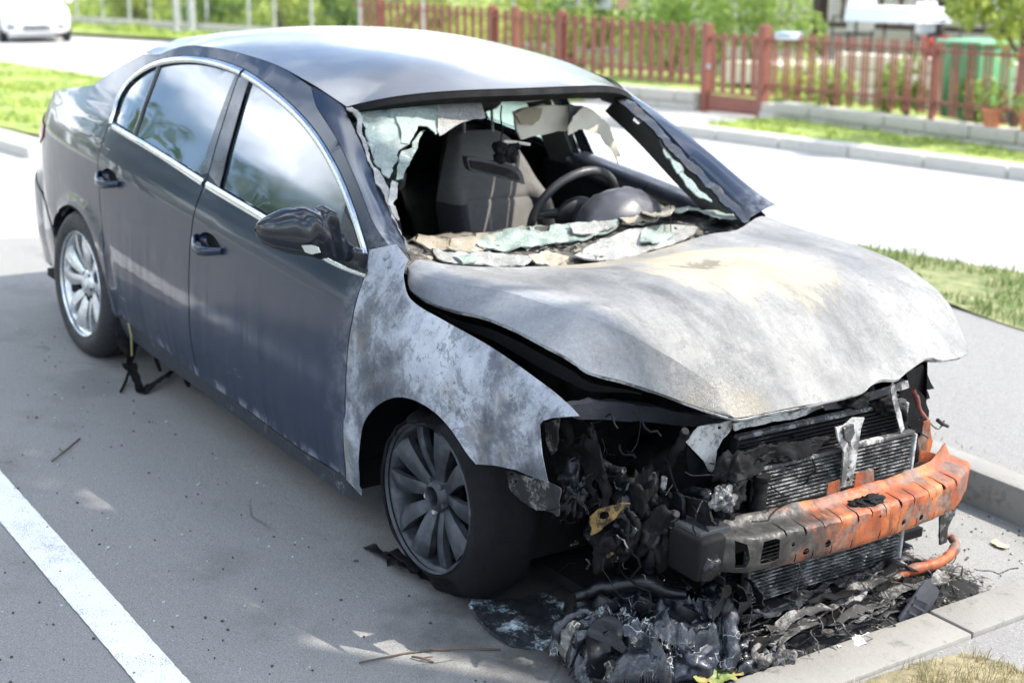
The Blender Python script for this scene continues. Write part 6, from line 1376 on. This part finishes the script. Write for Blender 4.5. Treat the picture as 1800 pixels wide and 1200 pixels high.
# ================================================================== debris on the ground under the nose
def gmat(): pass
lamp = thing('melted_headlight', 'melted black headlight lump with pale cracked lens lying by the flat front tyre', 'headlight', (.64, -.60, 0))
def lump2(name, pts_c, mat, par, seed): return lumpy(name, pts_c[0], pts_c[1], mat, par, seed, *pts_c[2:])
LENS = NT('cracked cloudy lens'); vd = LENS.vor(22, 'DISTANCE_TO_EDGE', LENS.warp(.06, 14)); LENS.set(col=LENS.mix(LENS.math('MULTIPLY', LENS.rng(vd, 0, .05, 1, 0), LENS.rng(LENS.noise(9, 4), .45, .6)), LENS.mix(LENS.noise(7, 5), (.05, .045, .04), (.13, .12, .11)), (.62, .62, .58)), rough=.35, coat=.5, coatr=.1, normal=LENS.bump(LENS.noise(9, 4), .3, .02)); LENS = LENS.m
lumpy('housing', (.66, -.53, .06), (.13, .14, .09), LUMP, lamp, 3, .4, 6, 1.6, .9, .006)
lumpy('housing', (.56, -.64, .06), (.11, .11, .085), LUMP, lamp, 8, .4, 6, 1.7, .9, .006)
lumpy('lens', (.60, -.735, .05), (.11, .085, .08), LENS, lamp, 5, .3, 5, 1.3, .25, .006)
lumpy('reflector', (.74, -.54, .055), (.09, .10, .05), m_char('blue black drips', (.02, .024, .036), (.28, .33, .38), .28, .4, .58, 9.), lamp, 6, .5, 4, 1.7, .4, .006)
rn = random.Random(5)
def drape_z(x, y, s_=0.):
    wx, wy = x+.05*fbm((x, y, 1), 6, 2, s_), y+.05*fbm((x, y, 5), 6, 2, s_+3)
    r2 = ((wx-.655)/.185)**2+((wy+.585)/.255)**2
    if r2 > 1.25: return 0.
    d = max(0, 1-r2)**.42
    f1 = 1-min(1, abs(fbm((wx*1.0, wy*.55, 2), 9, 2, s_+8))*2.4); f2 = 1-min(1, abs(fbm((wx*.6, wy*1.2, 7), 17, 2, s_+15))*2.4)
    return d*(.150+.06*fbm((wx, wy, 0), 5, 2, s_+1))+min(1, d*1.6)*(.050*f1**1.5+.020*f2**1.5-.012)
rows = [[Vector((x, y, .005+max(0, drape_z(x, y)))) for y in np.linspace(-.86, -.30, 120)] for x in np.linspace(.43, .88, 96)]
v, f = loft(rows); f = [q for q in f if min(v[k].z for k in q) > .009 and fbm(v[q[0]], 7, 2, 6) < .42]
mk('housing', v, f, LUMP, lamp, solid=.004)
ring = [(.72+.075*math.cos(a)*.7, -.44+.07*math.sin(a)*.5, .13+.085*math.sin(a)) for a in np.linspace(-.6, 5.0, 16)]
hose('bezel', ring, .019, CHARG, lamp, 4, .012)
hose('bezel', [(.68, -.40, .19), (.76, -.42, .17), (.82, -.43, .10), (.83, -.46, .03)], [.03, .024, .02, .025], LUMP, lamp, 6, .014)
hose('bezel', [(.50, -.72, .17), (.55, -.66, .21), (.62, -.58, .215), (.68, -.50, .20)], [.014, .022, .026, .02], CHARG, lamp, 9, .016)
hose('bezel', [(.52, -.80, .02), (.50, -.78, .09), (.54, -.74, .14), (.60, -.70, .15)], [.02, .018, .016, .014], LUMP, lamp, 12, .014)
for i in range(3):
    a = rn.uniform(0, 6.28); p = Vector((.63+.13*math.cos(a), -.60+.13*math.sin(a), .16)); q = p+Vector((.09*math.cos(a), .09*math.sin(a)*.8, -.13))
    strip('melted_sheet', [p, (p+q)/2+Vector((.015, -.01, .02)), q], [.06, .11, .07], LUMP if i % 2 else CHARG, lamp, i*2.2, .035, .006, 9, 6)
for i, (x, y, rr) in enumerate(((.70, -.50, .045), (.56, -.66, .04), (.62, -.56, .05))):
    c = Vector((x, y, .17)); vs, fs = lathe([(rr, 0), (rr*.9, -.03), (rr*.6, -.05), (.004, -.055)], 24)
    Mx = Matrix.Rotation(R(60), 4, 'X') @ Matrix.Rotation(R(25+20*i), 4, 'Y')
    mk('reflector_bowl', [c+(Mx @ v) for v in vs], fs, CHARG, lamp)
# crust of melted plastic next to the wheel
CRUST = m_char('flaky blue grey crust', (.022, .024, .028), (.40, .48, .52), .6, .1, .50, 11.)
o = sheet('melted_crust', [(820, 1062), (850, 1052), (900, 1048), (960, 1044), (990, 1060), (984, 1100), (962, 1132), (930, 1134), (890, 1126), (858, 1098), (836, 1080)], onz(.014), CRUST, None, 6, .014, 16, .010, 3)
tag(o, 'flat flaky crust of melted plastic between the flat front tyre and the melted headlight', 'plastic crust')
o = sheet('melted_crust', [(1050, 1166), (1100, 1158), (1180, 1150), (1240, 1146), (1290, 1140), (1282, 1164), (1262, 1184), (1200, 1188), (1130, 1184), (1060, 1180)], onz(.012), CRUST, None, 6, .010, 16, .008, 7)
tag(o, 'pale blue and white plastic crust under the lower edge of the melted headlight', 'plastic crust')
# heap of ash and charred bumper skin
def heapz(x, y):
    e = min(sst(.50, .60, x), 1-sst(.80, .89, x))*min(sst(-.42, -.25, y), 1-sst(.50, .68, y))
    return e*(.045+.035*fbm((x, y, 0), 7, 5, 2)+.02*abs(fbm((x*2.2, y*.8, 0), 12, 4, 5)))
rows = [[Vector((x, y, .004+max(0, heapz(x, y)))) for y in np.linspace(-.45, .70, 110)] for x in np.linspace(.48, .90, 46)]
v, f = loft(rows); f = [q for q in f if min(heapz(v[k].x, v[k].y) for k in q) > .004+.008*fbm(v[q[0]], 9, 3, 3)]; hp = mk('ash_heap', v, f, ASHG if False else m_char('black ash heap', (.014, .014, .014), (.13, .125, .12), .95, 0., .54, 26.), None)
tag(hp, 'heap of black ash and burnt scraps below the rusty bumper beam', 'ash heap', kind='stuff')
sk = thing('charred_bumper_skin', 'long grey folded strips of charred bumper skin lying on the ash heap', 'bumper skin', (.80, .05, 0))
for i in range(17):
    y0 = rn.uniform(-.42, -.05); y1 = rn.uniform(.1, .52); x0 = .66+.20*(i/16)+rn.uniform(-.02, .02); n = 6
    pts = [(x0+rn.uniform(-.018, .018)-.04*(k/(n-1)), y0+(y1-y0)*k/(n-1), .035+max(0, heapz(x0, y0+(y1-y0)*k/(n-1)))+rn.uniform(-.008, .022)) for k in range(n)]
    strip('folded_strip', pts, [rn.uniform(.02, .05), rn.uniform(.035, .07), rn.uniform(.015, .05)], (ASHG, CHAR, m_char('grey scorched skin', (.05, .05, .048), (.26, .25, .24), .8, 0, .48, 15.), CHARG)[i % 4], sk, i*1.7, .022, .004, 6, 12)
hose('folded_edge', [(.80, -.30, .05), (.80, -.15, .06), (.775, 0, .065), (.75, .15, .06), (.72, .28, .055)], [.012, .016, .015, .013, .008], ASHG, sk, 3, .006)
for i in range(10):
    y = rn.uniform(-.44, -.28); x = rn.uniform(.74, .86); lumpy('crumpled_scrap', (x, y, .03), (rn.uniform(.02, .04), rn.uniform(.03, .05), rn.uniform(.02, .045)), (LUMP, ASHG, CHARG)[i % 3], sk, i*4.1, .7, 3, 2, .6, .004)
# fine burnt scraps (fibres and flakes)
ds = []
for i in range(900):
    x = rn.gauss(.74, .10); y = rn.uniform(-.44, .72)
    if x > .93 or x < .46: continue
    z = .006+max(0, heapz(x, y)); a = rn.uniform(0, 6.28); l = rn.uniform(.006, .04); c = Vector((x, y, z+.004))
    d = Vector((math.cos(a), math.sin(a), rn.uniform(-.25, .35))).normalized()*l
    ds.append(bar_data(c-d*.5, c+d*.5, rn.uniform(.0012, .006), .0012))
v, f = merge(*ds); tag(mk('burnt_scraps', v, f, m_char('mixed scraps', (.015, .015, .015), (.33, .30, .24), .9, 0, .47, 60.), None, smooth=False), 'fine burnt fibres and flakes strewn over the ash heap', 'scraps', kind='stuff')
o = sheet('plastic_offcut', [(1582, 1090), (1588, 1075), (1604, 1050), (1622, 1026), (1632, 1019), (1650, 1035), (1646, 1052), (1632, 1076), (1618, 1096), (1600, 1100)], onx(.866), plain('dark blue grey plastic', (.045, .048, .058), .5, .25, 12, .2), None, 6, .004, 10, .006, 2)
tag(o, 'ribbed dark blue grey plastic piece standing up beside the flush kerb', 'plastic piece')
for i, (q1, q2) in enumerate((((1610, 1050), (1634, 1060)), ((1604, 1062), (1626, 1074)), ((1597, 1074), (1618, 1086)))):
    v, f = bar_data(atx(q1, .871), atx(q2, .871), .006, .006); mk('rib', v, f, o.data.materials[0], o, smooth=False)
o = sheet('litter_scrap', [(1470, 1140), (1490, 1124), (1502, 1108), (1522, 1106), (1528, 1118), (1544, 1124), (1520, 1132), (1494, 1138)], onz(.018), plain('white tissue', (.72, .72, .70), .9, .1, 12), None, 5, .016, 20, .001, 4)
tag(o, 'crumpled white tissue scrap at the edge of the flush kerb', 'litter')
o = sheet('litter_scrap', [(1228, 1172), (1246, 1162), (1252, 1146), (1268, 1150), (1262, 1168), (1250, 1182)], onz(.02), plain('white wrapper', (.6, .62, .62), .6, .2, 12), None, 4, .012, 20, .001, 6)
tag(o, 'small pale wrapper scrap beside the fallen leaf', 'litter')
# fallen leaf
LEAF = NT('yellow green fallen leaf'); LEAF.set(col=LEAF.ramp(LEAF.noise(22, 5), [(.35, (.07, .11, .03)), (.5, (.17, .20, .06)), (.65, (.30, .22, .08))]), rough=.55, normal=LEAF.bump(LEAF.noise(60, 4), .3, .004)); LEAF = LEAF.m
o = sheet('fallen_leaf', [(1215, 1198), (1232, 1190), (1240, 1178), (1262, 1172), (1282, 1166), (1300, 1170), (1292, 1176), (1308, 1184), (1290, 1188), (1296, 1196), (1276, 1196), (1262, 1204), (1245, 1196), (1238, 1206)], onz(.03), LEAF, None, 4, .014, 16, .001, 5, curl=.012)
tag(o, 'curled yellow green maple leaf on the asphalt below the melted headlight', 'leaf')
o = sheet('fallen_leaf', [(1744, 952), (1752, 948), (1762, 954), (1775, 956), (1766, 962), (1754, 960)], onz(.010), plain('tan leaf', (.5, .4, .22), .8, .2, 20), None, 4, .008, 20, .001, 7)
tag(o, 'small dry tan leaf on the asphalt between the bumper beam and the raised kerb', 'leaf')
# twigs on the asphalt
def twig(pp, r, lab, side=()):
    d = [tube_data([atz(q, .006+.004*math.sin(i*2)) for i, q in enumerate(pp)], r, 6)]
    for s_ in side: d.append(tube_data([atz(q, .008) for q in s_], r*.7, 5))
    v, f = merge(*d); tag(mk('twig', v, f, TW, None), lab, 'twig')
twig([(631, 1164), (660, 1158), (710, 1148), (760, 1141), (820, 1139), (880, 1141)], .0028, 'long thin twig on the asphalt in front of the flat tyre')
twig([(724, 1153), (742, 1156), (762, 1163)], .003, 'short forked twig beside the long thin twig', [[(742, 1156), (761, 1153)]])
twig([(91, 810), (112, 794), (126, 782), (140, 770)], .003, 'thin crooked twig on the shaded asphalt beside the front door', [[(112, 794), (104, 788)]])

strings('ash_strings', 70, (.78, .05, .05), (.05, .28, .012), sk, 12, (.05, .22), (.0012, .0035), ASHG, lambda x, y: .012+max(0, heapz(x, y)))
strings('plastic_strings', 50, (.62, -.56, .15), (.09, .09, .05), lamp, 13, (.04, .14), (.0015, .004), CHARG, lambda x, y: .008)
